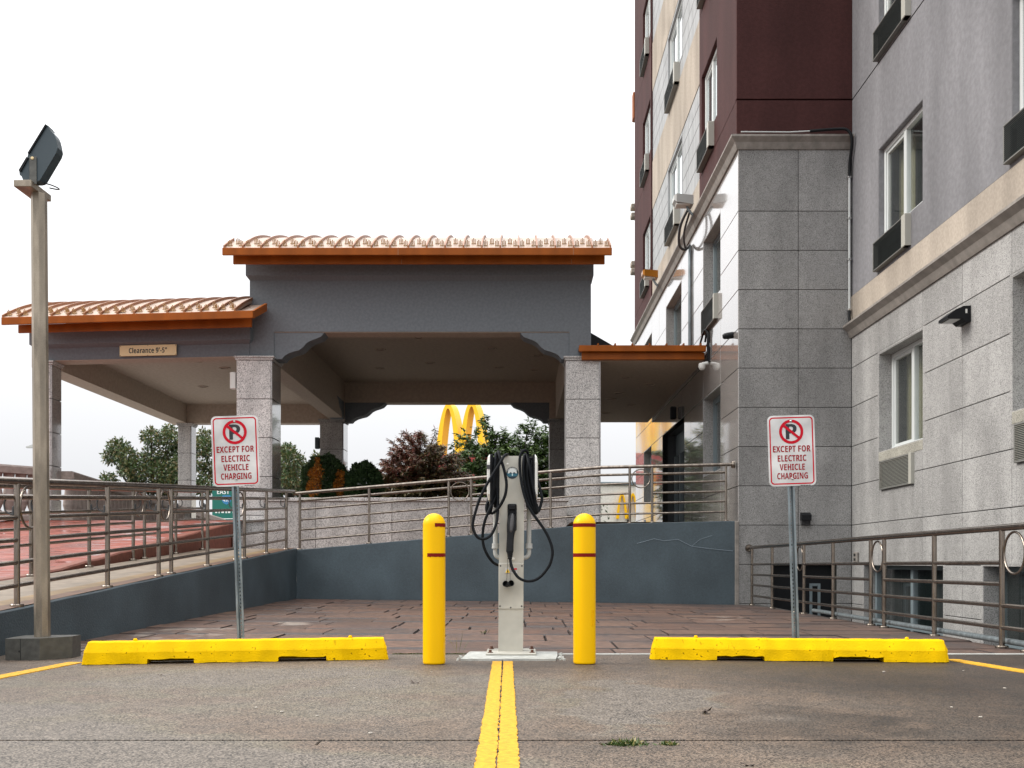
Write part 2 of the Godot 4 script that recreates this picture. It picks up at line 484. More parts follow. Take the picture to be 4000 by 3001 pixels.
# lime bloom and dark wear on the stamped paving, one picture for 10 m
func paver_map() -> ImageTexture:
	var s := 1024
	var a := bytes(FastNoiseLite.TYPE_SIMPLEX_SMOOTH, 0.02, 91, s, 5)
	var b := bytes(FastNoiseLite.TYPE_SIMPLEX_SMOOTH, 0.01, 92, s, 4)
	var out := PackedByteArray(); out.resize(s * s * 4)
	for y in s:
		for x in s:
			var i := y * s + x
			var wx := fposmod(x * 10.0 / s + 5.0, 10.0) - 5.0
			var d := 6.0 + fposmod(14.0 - y * 10.0 / s, 10.0)
			var n1 := a[i] / 255.0
			var n2 := b[i] / 255.0
			var bloom := 0.0
			for q in [[1.75, 7.4, 0.75, 0.35], [2.3, 7.05, 0.6, 0.3], [2.05, 10.6, 0.5, 0.5], [-2.75, 8.2, 0.5, 0.8], [-2.95, 7.2, 0.3, 0.9], [-2.2, 9.4, 0.3, 0.3]]:
				bloom = maxf(bloom, 1.0 - Vector2((wx - q[0]) / q[2], (d - q[1]) / q[3]).length())
			var white := smoothstep(0.45, 0.8, n1) * smoothstep(0.0, 0.5, bloom) * 0.34
			var wear := smoothstep(0.5, 0.78, n2) * 0.5 + smoothstep(1.6, 3.2, wx) * 0.35 + smoothstep(12.0, 14.5, d) * 0.35
			var g := white > 0.08
			out[i * 4] = 205 if g else 58
			out[i * 4 + 1] = 200 if g else 52
			out[i * 4 + 2] = 190 if g else 52
			out[i * 4 + 3] = int(clampf(white if g else wear, 0, 0.85) * 255)
	return ImageTexture.create_from_image(Image.create_from_data(s, s, false, Image.FORMAT_RGBA8, out))

# flat print of a round sticker: dark rim, pale sky, dark peaks, teal lake with a waterfall
func logo() -> ImageTexture:
	var s := 256
	var im := Image.create(s, s, false, Image.FORMAT_RGB8)
	for y in s:
		for x in s:
			var p := Vector2(x - 127.5, y - 127.5) / 127.5
			var r := p.length()
			var c := Color(0.06, 0.09, 0.11)
			if r < 0.76 or (r < 0.93 and p.y > 0.1):
				c = Color(0.86, 0.88, 0.88)
				var ridge := -0.12 + minf(absf(p.x + 0.28), absf(p.x - 0.3)) * 0.75 + 0.03 * sin(x * 0.35)
				if p.y > ridge: c = Color(0.07, 0.11, 0.13)
				if p.y > 0.1: c = Color(0.1, 0.33, 0.42) if sin(y * 0.22 + p.x * 3.0) > -0.3 else Color(0.2, 0.5, 0.58)
				if p.y > 0.12 and p.y < 0.5 and absf(p.x) < 0.09: c = Color(0.8, 0.88, 0.9)
				if p.y > 0.62: c = Color(0.07, 0.18, 0.24)
			im.set_pixel(x, y, c)
	return ImageTexture.create_from_image(im)

# ------------------------------------------------------------------ the place
func _ready() -> void:
	rng.seed = 7
	var cam := Camera3D.new()
	cam.name = "camera"
	cam.projection = Camera3D.PROJECTION_FRUSTUM
	cam.near = 0.05; cam.far = 400.0
	cam.size = 0.05 * 768.0 / 998.4
	cam.frustum_offset = Vector2(-8.7, 177.9) / 998.4 * 0.05
	cam.position = Vector3(0, 0.593, 0)
	add_child(cam)
	cam.current = true
	var env := Environment.new()
	var sky := Sky.new()
	var sm := ProceduralSkyMaterial.new()
	sm.sky_top_color = Color(1, 1, 1)
	sm.sky_horizon_color = Color(0.45, 0.453, 0.46)
	sm.sky_curve = 1.2
	sm.sky_energy_multiplier = 1.35
	sm.ground_bottom_color = Color(0.45, 0.43, 0.41)
	sm.ground_horizon_color = Color(0.6, 0.6, 0.6)
	sm.sun_angle_max = 1.0
	sky.sky_material = sm
	env.background_mode = Environment.BG_SKY
	env.sky = sky
	env.tonemap_mode = Environment.TONE_MAPPER_LINEAR
	env.tonemap_exposure = 2.2
	env.sdfgi_enabled = true; env.ssao_enabled = true; env.ssil_enabled = true
	var we := WorldEnvironment.new()
	we.name = "world_environment"; we.environment = env
	add_child(we)
	var sun := DirectionalLight3D.new()
	sun.name = "sun"
	sun.light_energy = 0.5; sun.light_angular_distance = 30.0
	sun.light_color = Color(1.0, 0.98, 0.95)
	sun.shadow_enabled = true
	add_child(sun)
	sun.look_at_from_position(Vector3(-8, 6.4, -0.3), Vector3.ZERO)
	materials()
	ground()
	ramp()
	hotel()
	canopy()
	balustrade()
	railings()
	far_things()
	plants()
	wheel_stops()
	bollards()
	charger()
	parking_signs()
	lamp_post()
	small_things()

func G(x: float, d: float) -> float:
	return clampf((d - 6.4) / 8.2, 0.0, 1.0) * (0.012 - 0.0135 * x)

func R(d: float) -> float:
	return 0.264 + 0.062 * (d - 6.1)

func sheet(b: MB, x0: float, x1: float, d0: float, d1: float, f: Callable, nx := 1, nd := 1) -> void:
	for i in nx:
		for j in nd:
			var xa := lerpf(x0, x1, float(i) / nx)
			var xb := lerpf(x0, x1, float(i + 1) / nx)
			var da := lerpf(d0, d1, float(j) / nd)
			var db := lerpf(d0, d1, float(j + 1) / nd)
			b.quad(Vector3(xa, f.call(xa, da), -da), Vector3(xb, f.call(xb, da), -da), Vector3(xb, f.call(xb, db), -db), Vector3(xa, f.call(xa, db), -db), Vector3.UP)

func ground() -> void:
	var b := MB.new()
	# far ground beyond the buildings, and everything off to the sides; open where the basement yard lies
	b.lim(-150, 150, -0.6, -0.08, 16.0, 300.0)
	b.lim(-150, -3.2, -0.6, -0.06, 6.4, 16.0)
	b.lim(14, 150, -0.6, -0.08, -60.0, 16.0)
	struct("ground", b, M.ground)
	b = MB.new()
	b.lim(-60, 14, -0.4, 0.0, 3.327, 6.4)
	struct("parking_lot", b, M.asphalt)
	b = MB.new()
	b.lim(-60, 14, -0.4, 0.004, -60.0, 3.208)
	struct("driveway", b, M.asphalt)
	b = MB.new()
	# strip between the two saw cuts, sunk a little, in pieces of slightly different height
	var x := -7.0
	while x < 7.0:
		var w := rng.randf_range(0.8, 2.0)
		b.lim(x, x + w, -0.3, -0.0005 + rng.randf_range(-0.002, 0.001), 3.231, 3.317, 0.003)
		x += w + 0.004
	struct("joint_strip", b, M.asphalt)
	b = MB.new()
	b.lim(-60, 14, -0.4, -0.045, 3.2, 3.345)
	struct("joint_bed", b, M.dark_gap)

	# stamped stone paving in front of the blue wall: every stone a slab with worn edges in a dark bed
	b = MB.new()
	var bed := func(px: float, pd: float) -> float: return G(px, pd) - 0.022
	sheet(b, -3.3, 3.42, 6.4, 14.62, bed, 1, 1)
	var pav := struct("stamped_paving", b, M.mortar)
	rng.seed = 40
	var d := 6.425
	while d < 14.58:
		var rd: float = [0.42, 0.58, 0.5, 0.64][rng.randi() % 4]
		if d + rd > 14.4: rd = 14.59 - d
		var px := -3.29
		while px < 3.38:
			var w := rng.randf_range(0.34, 0.82)
			if px + w > 3.15: w = 3.4 - px
			var tone := rng.randf_range(0.66, 1.16)
			var warm := rng.randf_range(-0.07, 0.12)
			stone(pav, px, px + w, d, d + rd, Color(tone * (1 + warm), tone, tone * (1 - warm * 0.6)))
			px += w
		d += rd
	# pale edging where the paving meets the asphalt right of the charger
	b = MB.new()
	var ex := 0.24
	while ex < 3.4:
		b.lim(ex, ex + 0.2, -0.02, 0.006, 6.392 - rng.randf() * 0.012, 6.42, 0.004)
		ex += 0.2
	struct("paving_edge", b, M.pad)
	# basement yard behind the right railing
	b = MB.new()
	b.lim(3.42, 4.9, -2.1, -1.9, 6.4, 14.7)
	struct("basement_yard", b, M.yard)
	b = MB.new()
	b.lim(3.34, 3.46, -1.9, -0.03, 6.42, 14.6)
	b.lim(3.4, 4.9, -1.9, -0.01, 6.3, 6.42)
	obj("yard_retaining_wall", b, M.yard)
	tag(get_node("yard_retaining_wall"), "low concrete wall under the right steel railing beside the basement yard", "wall")

	# parking lines
	ribbon_line("parking_line", [[-0.166, -0.1105, 5.92], [-0.127, -0.0665, 2.45]], 3)
	ribbon_line("parking_line", [[-0.1055, -0.048, 5.92], [-0.0605, 0.002, 2.45]], 4)
	ribbon_line("parking_line", [[-2.66, -2.57, 5.88], [-2.80, -2.70, 4.2]], 5)
	ribbon_line("parking_line", [[2.56, 2.65, 6.05], [2.80, 2.90, 4.6]], 6)
	b = MB.new()
	rng.seed = 91
	for i in 34:
		var cd := 2.5 + 3.4 * sqrt(float(i) / 33.0)
		var ln := rng.randf_range(0.02, 0.07) * (3.0 if cd > 5.4 else 1.0)
		var cx := lerpf(-0.0635, -0.108, (cd - 2.45) / 3.47)
		if rng.randf() < 0.3 and cd < 5.4: continue
		b.box(Vector3(cx + rng.randf_range(-0.002, 0.002), 0.0025, -cd), Vector3(rng.randf_range(0.004, 0.011), 0.0052, ln), 0.001)
	var crk := struct("line_crack", b, M.dark_gap)
	crk.set_meta("kind", "stuff")
	tag(crk, "dark crumbled crack running down the middle of the centre yellow line", "crack")

func stone(par: Node3D, x0: float, x1: float, d0: float, d1: float, tone: Color) -> void:
	var b := MB.new()
	b.col = tone
	var g := 0.002
	x0 += g; x1 -= g; d0 += 0.012; d1 -= 0.012
	var e := 0.008
	var ed := 0.026
	var cx := [x0, x1, x1, x0]
	var cd := [d0, d0, d1, d1]
	var top := []; var rim := []; var low := []
	var h := rng.randf_range(-0.005, 0.006)
	for k in 4:
		var ix: float = cx[k] + (e if k in [0, 3] else -e) * rng.randf_range(0.6, 1.5)
		var idd: float = cd[k] + (ed if k < 2 else -ed) * rng.randf_range(0.7, 1.3)
		top.append(Vector3(ix, G(ix, idd) + h + rng.randf_range(-0.0015, 0.0015), -idd))
		var ox: float = cx[k] + rng.randf_range(-0.004, 0.004)
		var od: float = cd[k] + rng.randf_range(-0.004, 0.004)
		rim.append(Vector3(ox, G(ox, od) + h - 0.014, -od))
		low.append(Vector3(ox, G(ox, od) - 0.03, -od))
	b.quad(top[0], top[1], top[2], top[3], Vector3.UP)
	b.col = Color(0.17, 0.15, 0.15) * rng.randf_range(0.7, 1.5)
	var mid: Vector3 = (top[0] + top[2]) * 0.5 - Vector3(0, 0.1, 0)
	for k in 4:
		var l := (k + 1) % 4
		var ce: Vector3 = (rim[k] + rim[l]) * 0.5
		b.quad(top[k], top[l], rim[l], rim[k], ce - mid + Vector3(0, 0.3, 0))
		b.quad(rim[k], rim[l], low[l], low[k], Vector3(ce.x - mid.x, 0, ce.z - mid.z))
	obj("paving_stone", b, M.paver, par)

# painted strip with ragged edges, 3 mm thick; ends given as [x left, x right, d]
func ribbon_line(called: String, ends: Array, seed_: int) -> void:
	rng.seed = seed_ * 17
	var b := MB.new()
	var cnt := int((ends[0][2] - ends[1][2]) / 0.02)
	var pl := Vector3.ZERO
	var pr := Vector3.ZERO
	for i in cnt + 1:
		var t := float(i) / cnt
		var d: float = lerpf(ends[0][2], ends[1][2], t)
		var y := 0.0045 if d > 3.327 else (0.0085 if d < 3.207 else 0.003)
		var l := Vector3(lerpf(ends[0][0], ends[1][0], t) + rng.randf_range(-0.0035, 0.0035), y, -d)
		var r := Vector3(lerpf(ends[0][1], ends[1][1], t) + rng.randf_range(-0.0035, 0.0035), y, -d)
		if i > 0:
			b.quad(pl, pr, r, l, Vector3.UP)
			b.quad(pl, l, l - Vector3(0, 0.006, 0), pl - Vector3(0, 0.006, 0), Vector3.LEFT)
			b.quad(pr, r, r - Vector3(0, 0.006, 0), pr - Vector3(0, 0.006, 0), Vector3.RIGHT)
		pl = l; pr = r
	struct(called, b, M.line)

# ------------------------------------------------------------------ ramp, blue walls, planter
func ramp() -> void:
	# left blue wall under the near railing: sloping top, slightly uneven
	var b := MB.new()
	var prev := []
	for i in 41:
		var d := lerpf(2.4, 14.6, i / 40.0)
		var t := R(d) + sin(i * 1.7) * 0.0025
		var ring := [Vector3(-3.28, -0.3, -d), Vector3(-3.28, t - 0.008, -d), Vector3(-3.29, t, -d), Vector3(-3.44, t, -d), Vector3(-3.44, -0.3, -d)]
		prev.append(ring)
	b.loft(prev)
	tag(obj("blue_ramp_wall", b, M.blue), "dark slate blue painted wall sloping along the left ramp behind the lamp post", "wall")
	# back wall, rising to the landing
	b = MB.new()
	prev = []
	for i in 45:
		var x := lerpf(-3.279, 3.13, i / 44.0)
		var t := BT(x) + sin(i * 2.1) * 0.002
		prev.append([Vector3(x, -0.3, -14.6), Vector3(x, t - 0.008, -14.6), Vector3(x, t, -14.612), Vector3(x, t, -14.78), Vector3(x, -0.3, -14.78)])
	b.loft(prev)
	tag(obj("blue_back_wall", b, M.blue), "slate blue painted wall across the back of the paving below the railing", "wall")
	b = MB.new()
	var ck := [Vector3(1.7, 0.86, -14.597), Vector3(1.95, 0.93, -14.597), Vector3(2.1, 0.9, -14.597), Vector3(2.3, 0.92, -14.597), Vector3(2.5, 0.82, -14.597), Vector3(2.72, 0.79, -14.597), Vector3(3.1, 0.75, -14.597)]
	b.tube(ck, 0.0045, 5, false, false)
	b.tube([ck[4], Vector3(2.62, 0.92, -14.597), Vector3(2.8, 0.98, -14.597)], 0.003, 5, false, false)
	obj("hairline_crack", b, M.bluecrack, get_node("blue_back_wall"))
	b = MB.new()
	b.lim(3.131, 3.19, -0.2, 1.19, 14.585, 14.7, 0.006)
	tag(obj("concrete_wall_end", b, M.corn), "narrow grey concrete strip between the blue wall and the granite corner", "wall")

	# ramp surfaces; rust-coloured band along the outer edge
	b = MB.new()
	b.col = Color(1, 1, 1)
	sheet(b, -4.56, -3.66, 2.4, 14.6, func(_x, d): return R(d) - 0.004, 1, 10)
	b.col = Color(1.1, 0.82, 0.5)
	sheet(b, -3.66, -3.5, 2.4, 14.6, func(_x, d): return R(d) - 0.004, 1, 10)
	b.col = Color(0.62, 0.4, 0.3)
	sheet(b, -3.5, -3.44, 2.4, 14.6, func(_x, d): return R(d) - 0.004, 1, 10)
	sheet(b, -3.441, -3.305, 2.4, 14.6, func(_x, d): return R(d) + 0.005, 1, 24)
	b.col = Color(0.85, 0.5, 0.36)
	sheet(b, -4.7, -3.28, 14.6, 17.1, func(_x, _d): return 0.782)
	sheet(b, -3.28, 1.15, 14.78, 16.0, func(x, _d): return BT(x) - 0.004, 12, 1)
	b.col = Color(0.8, 0.78, 0.74)
	sheet(b, 0.75, 3.2, 14.77, 27.6, func(_x, _d): return 1.185)
	b.col = Color(0.8, 0.5, 0.35)
	b.lim(-4.7, -3.45, -0.3, 0.2, 3.0, 14.6)
	struct("ramp", b, M.ramp)
	# red drive: slope up to the canopy, then level
	b = MB.new()
	var prof := func(_x: float, d: float) -> float: return clampf((d - 5.65) * 0.1155, -0.02, 1.3)
	sheet(b, -26, -4.74, 5.5, 17.0, prof, 1, 8)
	struct("red_drive", b, M.drive)
	b = MB.new()
	sheet(b, -26, -4.2, 17.0, 34.0, func(_x, d): return 1.305 - maxf(0.0, d - 22.0) * 0.05, 1, 4)
	struct("canopy_lane", b, M.lane)
	b = MB.new()
	prev = []
	rng.seed = 5
	for i in 37:
		var d := lerpf(8.6, 16.4, i / 36.0)
		var t: float = prof.call(0, d) + 0.015 + rng.randf_range(-0.006, 0.006)
		var low := R(minf(d, 14.6)) - 0.05
		t = maxf(t, low + 0.045)
		prev.append([Vector3(-4.64, low, -d), Vector3(-4.645, t - 0.015, -d), Vector3(-4.665, t, -d), Vector3(-4.78, t, -d), Vector3(-4.78, low, -d)])
	b.loft(prev)
	struct("red_kerb", b, M.kerb)

	# granite planter wall behind the back ramp: slabs, coping
	var t := thing("planter_wall", "long speckled granite planter wall behind the back ramp railing", "wall", Vector3(-1.7, 0.7, -16.0))
	var xs := [-4.11, -3.28, -2.06, -0.84, 0.0, 0.74]
	b = MB.new()
	b.lim(-4.09, 0.73, 0.4, 1.53, 16.02, 16.2)
	b.lim(0.55, 0.73, 0.4, 1.53, 16.2, 24.0)
	b.lim(-4.09, -3.95, 0.4, 1.53, 16.2, 24.0)
	obj("core", b, M.mortar, t)
	for i in 5:
		b = MB.new()
		b.col = Color.WHITE * rng.randf_range(0.62, 0.8)
		b.lim(xs[i] + 0.003, xs[i + 1] - 0.003, 0.4, 1.56, 15.97, 16.02, 0.004)
		obj("granite_slab", b, M.granite_col, t)
	for i in 3:
		b = MB.new()
		b.col = Color.WHITE * 0.85
		b.lim(lerpf(-4.13, 0.78, i / 3.0), lerpf(-4.13, 0.78, (i + 1) / 3.0) - 0.003, 1.562, 1.62, 15.94, 16.24, 0.008)
		obj("coping_slab", b, M.granite_col, t)
	b = MB.new()
	b.lim(-4.0, 0.6, 1.0, 1.5, 16.2, 25.0)
	b.lim(-4.3, 2.4, 1.0, 1.45, 25.0, 32.0)
	struct("planter_soil", b, M.soil)
	# low step block at the foot of the left column
	b = MB.new()
	b.col = Color.WHITE * 0.7
	b.lim(-4.62, -4.115, 0.7, 1.05, 16.0, 17.0, 0.01)
	tag(obj("granite_step_block", b, M.granite_col), "low granite block at the foot of the left front canopy column", "block")

func BT(x: float) -> float:
	if x < 1.12: return lerpf(0.768, 1.148, (x + 3.28) / 4.4)
	return lerpf(1.148, 1.193, (x - 1.12) / 2.01)

# ------------------------------------------------------------------ hotel
# rectangles of a facade left over when openings are cut out; each is [a0, a1, y0, y1]
func cut(cell: Array, holes: Array) -> Array:
	var todo := [cell]
	for h in holes:
		var nxt := []
		for r in todo:
			if h[0] >= r[1] - 0.001 or h[1] <= r[0] + 0.001 or h[2] >= r[3] - 0.001 or h[3] <= r[2] + 0.001:
				nxt.append(r)
				continue
			if h[0] > r[0] + 0.001: nxt.append([r[0], h[0], r[2], r[3]])
			if h[1] < r[1] - 0.001: nxt.append([h[1], r[1], r[2], r[3]])
			var a := maxf(r[0], h[0]); var e := minf(r[1], h[1])
			if h[2] > r[2] + 0.001: nxt.append([a, e, r[2], h[2]])
			if h[3] < r[3] - 0.001: nxt.append([a, e, h[3], r[3]])
		todo = nxt
	return todo

# panels on a plane x = X that faces left
func side_panels(t: Node3D, X: float, ds: Array, ys: Array, holes: Array, m: Material, called: String, backing: Material, gap := 0.004, thick := 0.04, tones := true) -> void:
	var bk := MB.new()
	for i in ds.size() - 1:
		for j in ys.size() - 1:
			for r in cut([ds[i], ds[i + 1], ys[j], ys[j + 1]], holes):
				var b := MB.new()
				if tones: b.col = Color.WHITE * rng.randf_range(0.86, 1.08)
				# joints only along the panel's own edges, none where an opening divides it
				var g0 := gap if r[0] == ds[i] else 0.0
				var g1 := gap if r[1] == ds[i + 1] else 0.0
				var g2 := gap if r[2] == ys[j] else 0.0
				var g3 := gap if r[3] == ys[j + 1] else 0.0
				b.lim(X, X + thick, r[2] + g2, r[3] - g3, r[0] + g0, r[1] - g1, 0.004 if gap > 0.0 and tones else 0.0)
				obj(called, b, m, t)
				bk.lim(X + 0.012, X + 0.12, r[2], r[3], r[0] + (0.06 if i == 0 and r[0] > 14.0 else 0.0), r[1])
	obj("backing_wall", bk, backing, t)

# window in the opening d0..d1, y0..y1 of a plane x = X facing left
func side_window(t: Node3D, X: float, d0: float, d1: float, y0: float, y1: float, deep: float, reveal: Material, fm: Material, panes := 2, rows := 1, cm1: Material = M.curtain, cm2: Material = M.curtain2, gl: Material = M.glass) -> void:
	var b := MB.new()
	b.lim(X + 0.003, X + deep + 0.1, y0 - 0.05, y1 + 0.05, d1 - 0.008, d1 + 0.05)
	b.lim(X + 0.003, X + deep + 0.1, y0 - 0.05, y1 + 0.05, d0 - 0.05, d0 + 0.008)
	b.lim(X + 0.003, X + deep + 0.1, y1 - 0.008, y1 + 0.05, d0 + 0.008, d1 - 0.008)
	b.lim(X + 0.003, X + deep + 0.1, y0 - 0.05, y0 + 0.008, d0 + 0.008, d1 - 0.008)
	d0 += 0.008; d1 -= 0.008; y0 += 0.008; y1 -= 0.008
	b.col = Color.WHITE
	obj("reveal", b, reveal, t)
	b = MB.new()
	var f := 0.055
	var xa := X + deep
	var xb := X + deep + 0.07
	b.lim(xa, xb, y0, y1, d0, d0 + f, 0.006)
	b.lim(xa, xb, y0, y1, d1 - f, d1, 0.006)
	b.lim(xa, xb, y1 - f, y1, d0 + f, d1 - f, 0.006)
	b.lim(xa - 0.02, xb, y0, y0 + f, d0 + f, d1 - f, 0.006)
	for k in range(1, panes):
		var dm := lerpf(d0, d1, float(k) / panes)
		b.lim(xa, xb, y0 + f, y1 - f, dm - 0.04, dm + 0.04, 0.006)
	for k in range(1, rows):
		var ym := lerpf(y0, y1, float(k) / rows)
		b.lim(xa + 0.002, xb - 0.002, ym - 0.04, ym + 0.04, d0 + f, d1 - f, 0.006)
	# inner sash of the far half
	var sd := lerpf(d0, d1, 1.0 / panes)
	if rows == 1:
		for q in [[y0 + f, y1 - f, d1 - f - 0.04, d1 - f], [y0 + f, y1 - f, sd + 0.04, sd + 0.08], [y1 - f - 0.04, y1 - f, sd + 0.08, d1 - f - 0.04], [y0 + f, y0 + f + 0.04, sd + 0.08, d1 - f - 0.04]]:
			b.lim(xa + 0.02, xb - 0.012, q[0], q[1], q[2], q[3])
	var w := obj("window", b, fm, t)
	for k in panes:
		for q in rows:
			var pa := lerpf(d0, d1, float(k) / panes) + 0.04
			var pb := lerpf(d0, d1, float(k + 1) / panes) - 0.04
			b = MB.new()
			b.lim(xa + 0.03, xa + 0.045, lerpf(y0, y1, float(q) / rows) + 0.03, lerpf(y0, y1, float(q + 1) / rows) - 0.03, pa, pb)
			obj("pane", b, gl, w)
	# gathered curtain: two drops with folds, open by a hand's breadth or more
	var open := rng.randf_range(0.12, 0.4)
	for side in 2:
		b = MB.new()
		var ca := lerpf(d0, d1, 0.02 if side == 0 else 0.5 + open * 0.5)
		var cb := lerpf(d0, d1, 0.5 - open * 0.3 if side == 0 else 0.98)
		var cnt := int((cb - ca) / 0.035)
		for i in cnt:
			var a0 := lerpf(ca, cb, float(i) / cnt)
			var a1 := lerpf(ca, cb, float(i + 1) / cnt)
			var x0 := X + deep + 0.2 + 0.025 * sin(i * 1.9)
			var x1 := X + deep + 0.2 + 0.025 * sin((i + 1) * 1.9)
			b.quad(Vector3(x0, y0, -a0), Vector3(x1, y0, -a1), Vector3(x1, y1, -a1), Vector3(x0, y1, -a0), Vector3.LEFT)
		if cnt > 0: obj("curtain", b, cm1 if side == 0 else cm2, w)

# air-conditioner sleeve with a slatted grille on a plane x = X facing left
func side_grille(t: Node3D, X: float, d0: float, d1: float, y0: float, y1: float, proud: float, slats: int, side_flange := 0.0) -> void:
	var b := MB.new()
	var f := 0.018
	b.lim(X - proud, X + 0.08, y1 - f, y1, d0, d1, 0.004)
	b.lim(X - proud, X + 0.08, y0, y0 + f, d0, d1, 0.004)
	b.lim(X - proud, X + 0.08, y0 + f, y1 - f, d1 - f, d1, 0.004)
	var g := obj("grille_frame", b, M.ptacrim, t)
	b = MB.new()
	b.lim(X - proud - 0.01, X + 0.08, y0, y1 + 0.01, d0 - 0.002, d0 + f + side_flange, 0.004)
	obj("side_flange", b, M.ptac, g)
	b = MB.new()
	b.lim(X + 0.0, X + 0.06, y0 + f, y1 - f, d0 + f + side_flange, d1 - f)
	obj("grille_back", b, M.ptacdark, g)
	b = MB.new()
	for k in slats:
		var y := lerpf(y0 + f, y1 - f, (k + 0.5) / slats)
		var h := (y1 - y0 - 2 * f) / slats * 0.11
		b.lim(X - proud + 0.004, X - proud + 0.011, y - h, y + h, d0 + f + side_flange, d1 - f)
	obj("slats", b, M.ptac if slats < 24 and proud < 0.06 else M.ptacdark, g)

func hotel() -> void:
	rng.seed = 90
	var t := thing("hotel", "tall hotel with granite base, maroon corner and grey stucco upper floors on the right", "building", Vector3(4, 0, -14.6))
	var C := 14.6       # distance of the front face
	var X1 := 3.18      # left facade
	var X2 := 4.84      # right facade
	var ys := [-2.0]
	for k in 13: ys.append(-0.592 + 0.574 * k + (0.0 if k < 12 else 0.0))
	var ysl := ys.slice(0, 13); ysl.append(6.64)
	# front face: two columns of granite slabs, dark door at basement level
	var holes := [[3.68, 4.62, -2.0, 0.556]]
	var bk := MB.new()
	for c in [[X1 + 0.002, 4.06], [4.06, X2]]:
		for j in ysl.size() - 1:
			for r in cut([c[0], c[1], ysl[j], ysl[j + 1]], holes):
				var b := MB.new()
				b.col = Color.WHITE * rng.randf_range(0.72, 0.86)
				b.lim(r[0] + 0.004, r[1] - 0.004, r[2] + 0.004, r[3] - 0.004, C, C + 0.04, 0.004)
				obj("granite_slab", b, M.granite, t)
				bk.lim(r[0], r[1], r[2], r[3], C + 0.012, C + 0.14)
	obj("backing_wall", bk, M.dark_gap, t)
	var b := MB.new()
	b.lim(3.66, 4.64, -2.0, 0.54, C + 0.14, C + 0.18)
	b.lim(3.66, 3.68, -2.0, 0.54, C + 0.05, C + 0.18)
	var door := obj("basement_door", b, M.black, t)
	b = MB.new()
	for q in [[4.26, 4.30, -0.6, 0.275], [4.38, 4.42, -0.6, 0.275], [4.30, 4.38, 0.235, 0.275]]:
		b.lim(q[0], q[1], q[2], q[3], C + 0.115, C + 0.14, 0.004)
	obj("door_window_frame", b, M.frame2, door)

	# granite of the right facade
	var rl := [5.0, 6.2, 7.27, 8.36, 9.84, 10.94, 12.02, 13.5, C]
	var ysr := []
	for y in ys:
		if y < 3.6: ysr.append(y)
	ysr.append(3.87)
	var wins := [[12.02, 13.5, 2.07, 3.4], [8.36, 9.84, 2.07, 3.4]]
	var grl := [[12.28, 13.4, 1.555, 1.935], [8.62, 9.74, 1.555, 1.935]]
	var base := [[11.44, 14.1, -1.85, 0.556], [7.8, 10.46, -1.85, 0.556]]
	side_panels(t, X2, rl, ysr, wins + grl + base, M.granite, "granite_slab", M.dark_gap)
	for w in wins: side_window(t, X2, w[0], w[1], w[2], w[3], 0.17, M.granite, M.frame)
	for g in grl: side_grille(t, X2, g[0], g[1], g[2], g[3], 0.035, 20, 0.06)
	for w in base: side_window(t, X2, w[0], w[1], w[2], w[3], 0.16, M.granite, M.frame2, 2, 3, M.dark, M.dark)
	for w in wins:
		b = MB.new()
		b.col = Color(1.1, 0.98, 0.86)
		b.lim(X2 - 0.004, X2 + 0.16, 1.945, 2.068, w[0] + 0.005, w[1] - 0.005, 0.005)
		obj("sill_slab", b, M.granite, t)

	# beige band and grey stucco above the right cornice
	var holes2 := []
	var g2 := []
	for k in 4:
		for c in [[12.02, 13.5], [8.36, 9.84]]:
			holes2.append([c[0], c[1], 4.93 + 2.85 * k, 6.17 + 2.85 * k])
			g2.append([c[0] + 0.36, c[1] + 0.04, 4.52 + 2.85 * k, 4.91 + 2.85 * k])
	side_panels(t, X2 - 0.01, [5.0, C], [4.02, 4.468], [], M.beige, "beige_band", M.dark_gap, 0.0, 0.05, false)
	side_panels(t, X2, [5.0, C], [4.468, 7.34, 10.19, 13.04, 17.0], holes2, M.grey, "stucco_field", M.dark_gap, 0.011, 0.05, false)
	for w in holes2: side_window(t, X2, w[0], w[1], w[2], w[3], 0.07, M.grey, M.frame)
	for g in g2: side_grille(t, X2, g[0], g[1], g[2], g[3], 0.07, 18, 0.1)
	# maroon front field
	bk = MB.new()
	for r in [[6.8, 7.33], [7.35, 10.18], [10.2, 13.03], [13.05, 17.0]]:
		b = MB.new()
		b.lim(X1 - 0.03, X2, r[0], r[1], C - 0.03, C + 0.05, 0.005)
		obj("stucco_field", b, M.maroon, t)
	bk.lim(X1 + 0.002, X2 + 0.05, 6.6, 17.0, C + 0.02, C + 0.1)
	obj("backing_wall", bk, M.maroon, t)

	# cornices: cove profile swept along the walls with mitred corner
	var prof := [[0.0, 0.0], [0.02, 0.0], [0.035, 0.03], [0.06, 0.09], [0.1, 0.13], [0.12, 0.15], [0.12, 0.18], [0.0, 0.2]]
	var rings := []
	for p in [[X1, 27.9, -1, 0], [X1, C, -1, -1], [X2 + 0.005, C, 0, -1]]:
		var ring := []
		for q in prof:
			ring.append(Vector3(p[0] + p[2] * q[0], 6.62 + q[1], -(p[1] + p[3] * q[0])))
		rings.append(ring)
	b = MB.new()
	b.loft(rings)
	obj("cornice", b, M.corn, t)
	rings = []
	for p in [[X2, C - 0.001], [X2, 4.9]]:
		var ring := []
		for q in prof:
			ring.append(Vector3(p[0] - q[0] * 1.1, 3.86 + q[1], -p[1]))
		rings.append(ring)
	b = MB.new()
	b.loft(rings)
	obj("cornice", b, M.corn, t)

	# left facade, polished granite below
	var ll := [C, 15.9, 17.4, 18.66, 19.75, 21.85, 22.9, 24.2, 25.7, 26.7, 27.6]
	var lw := [[15.9, 17.4, 2.07, 3.42], [24.3, 25.8, 2.07, 3.42]]
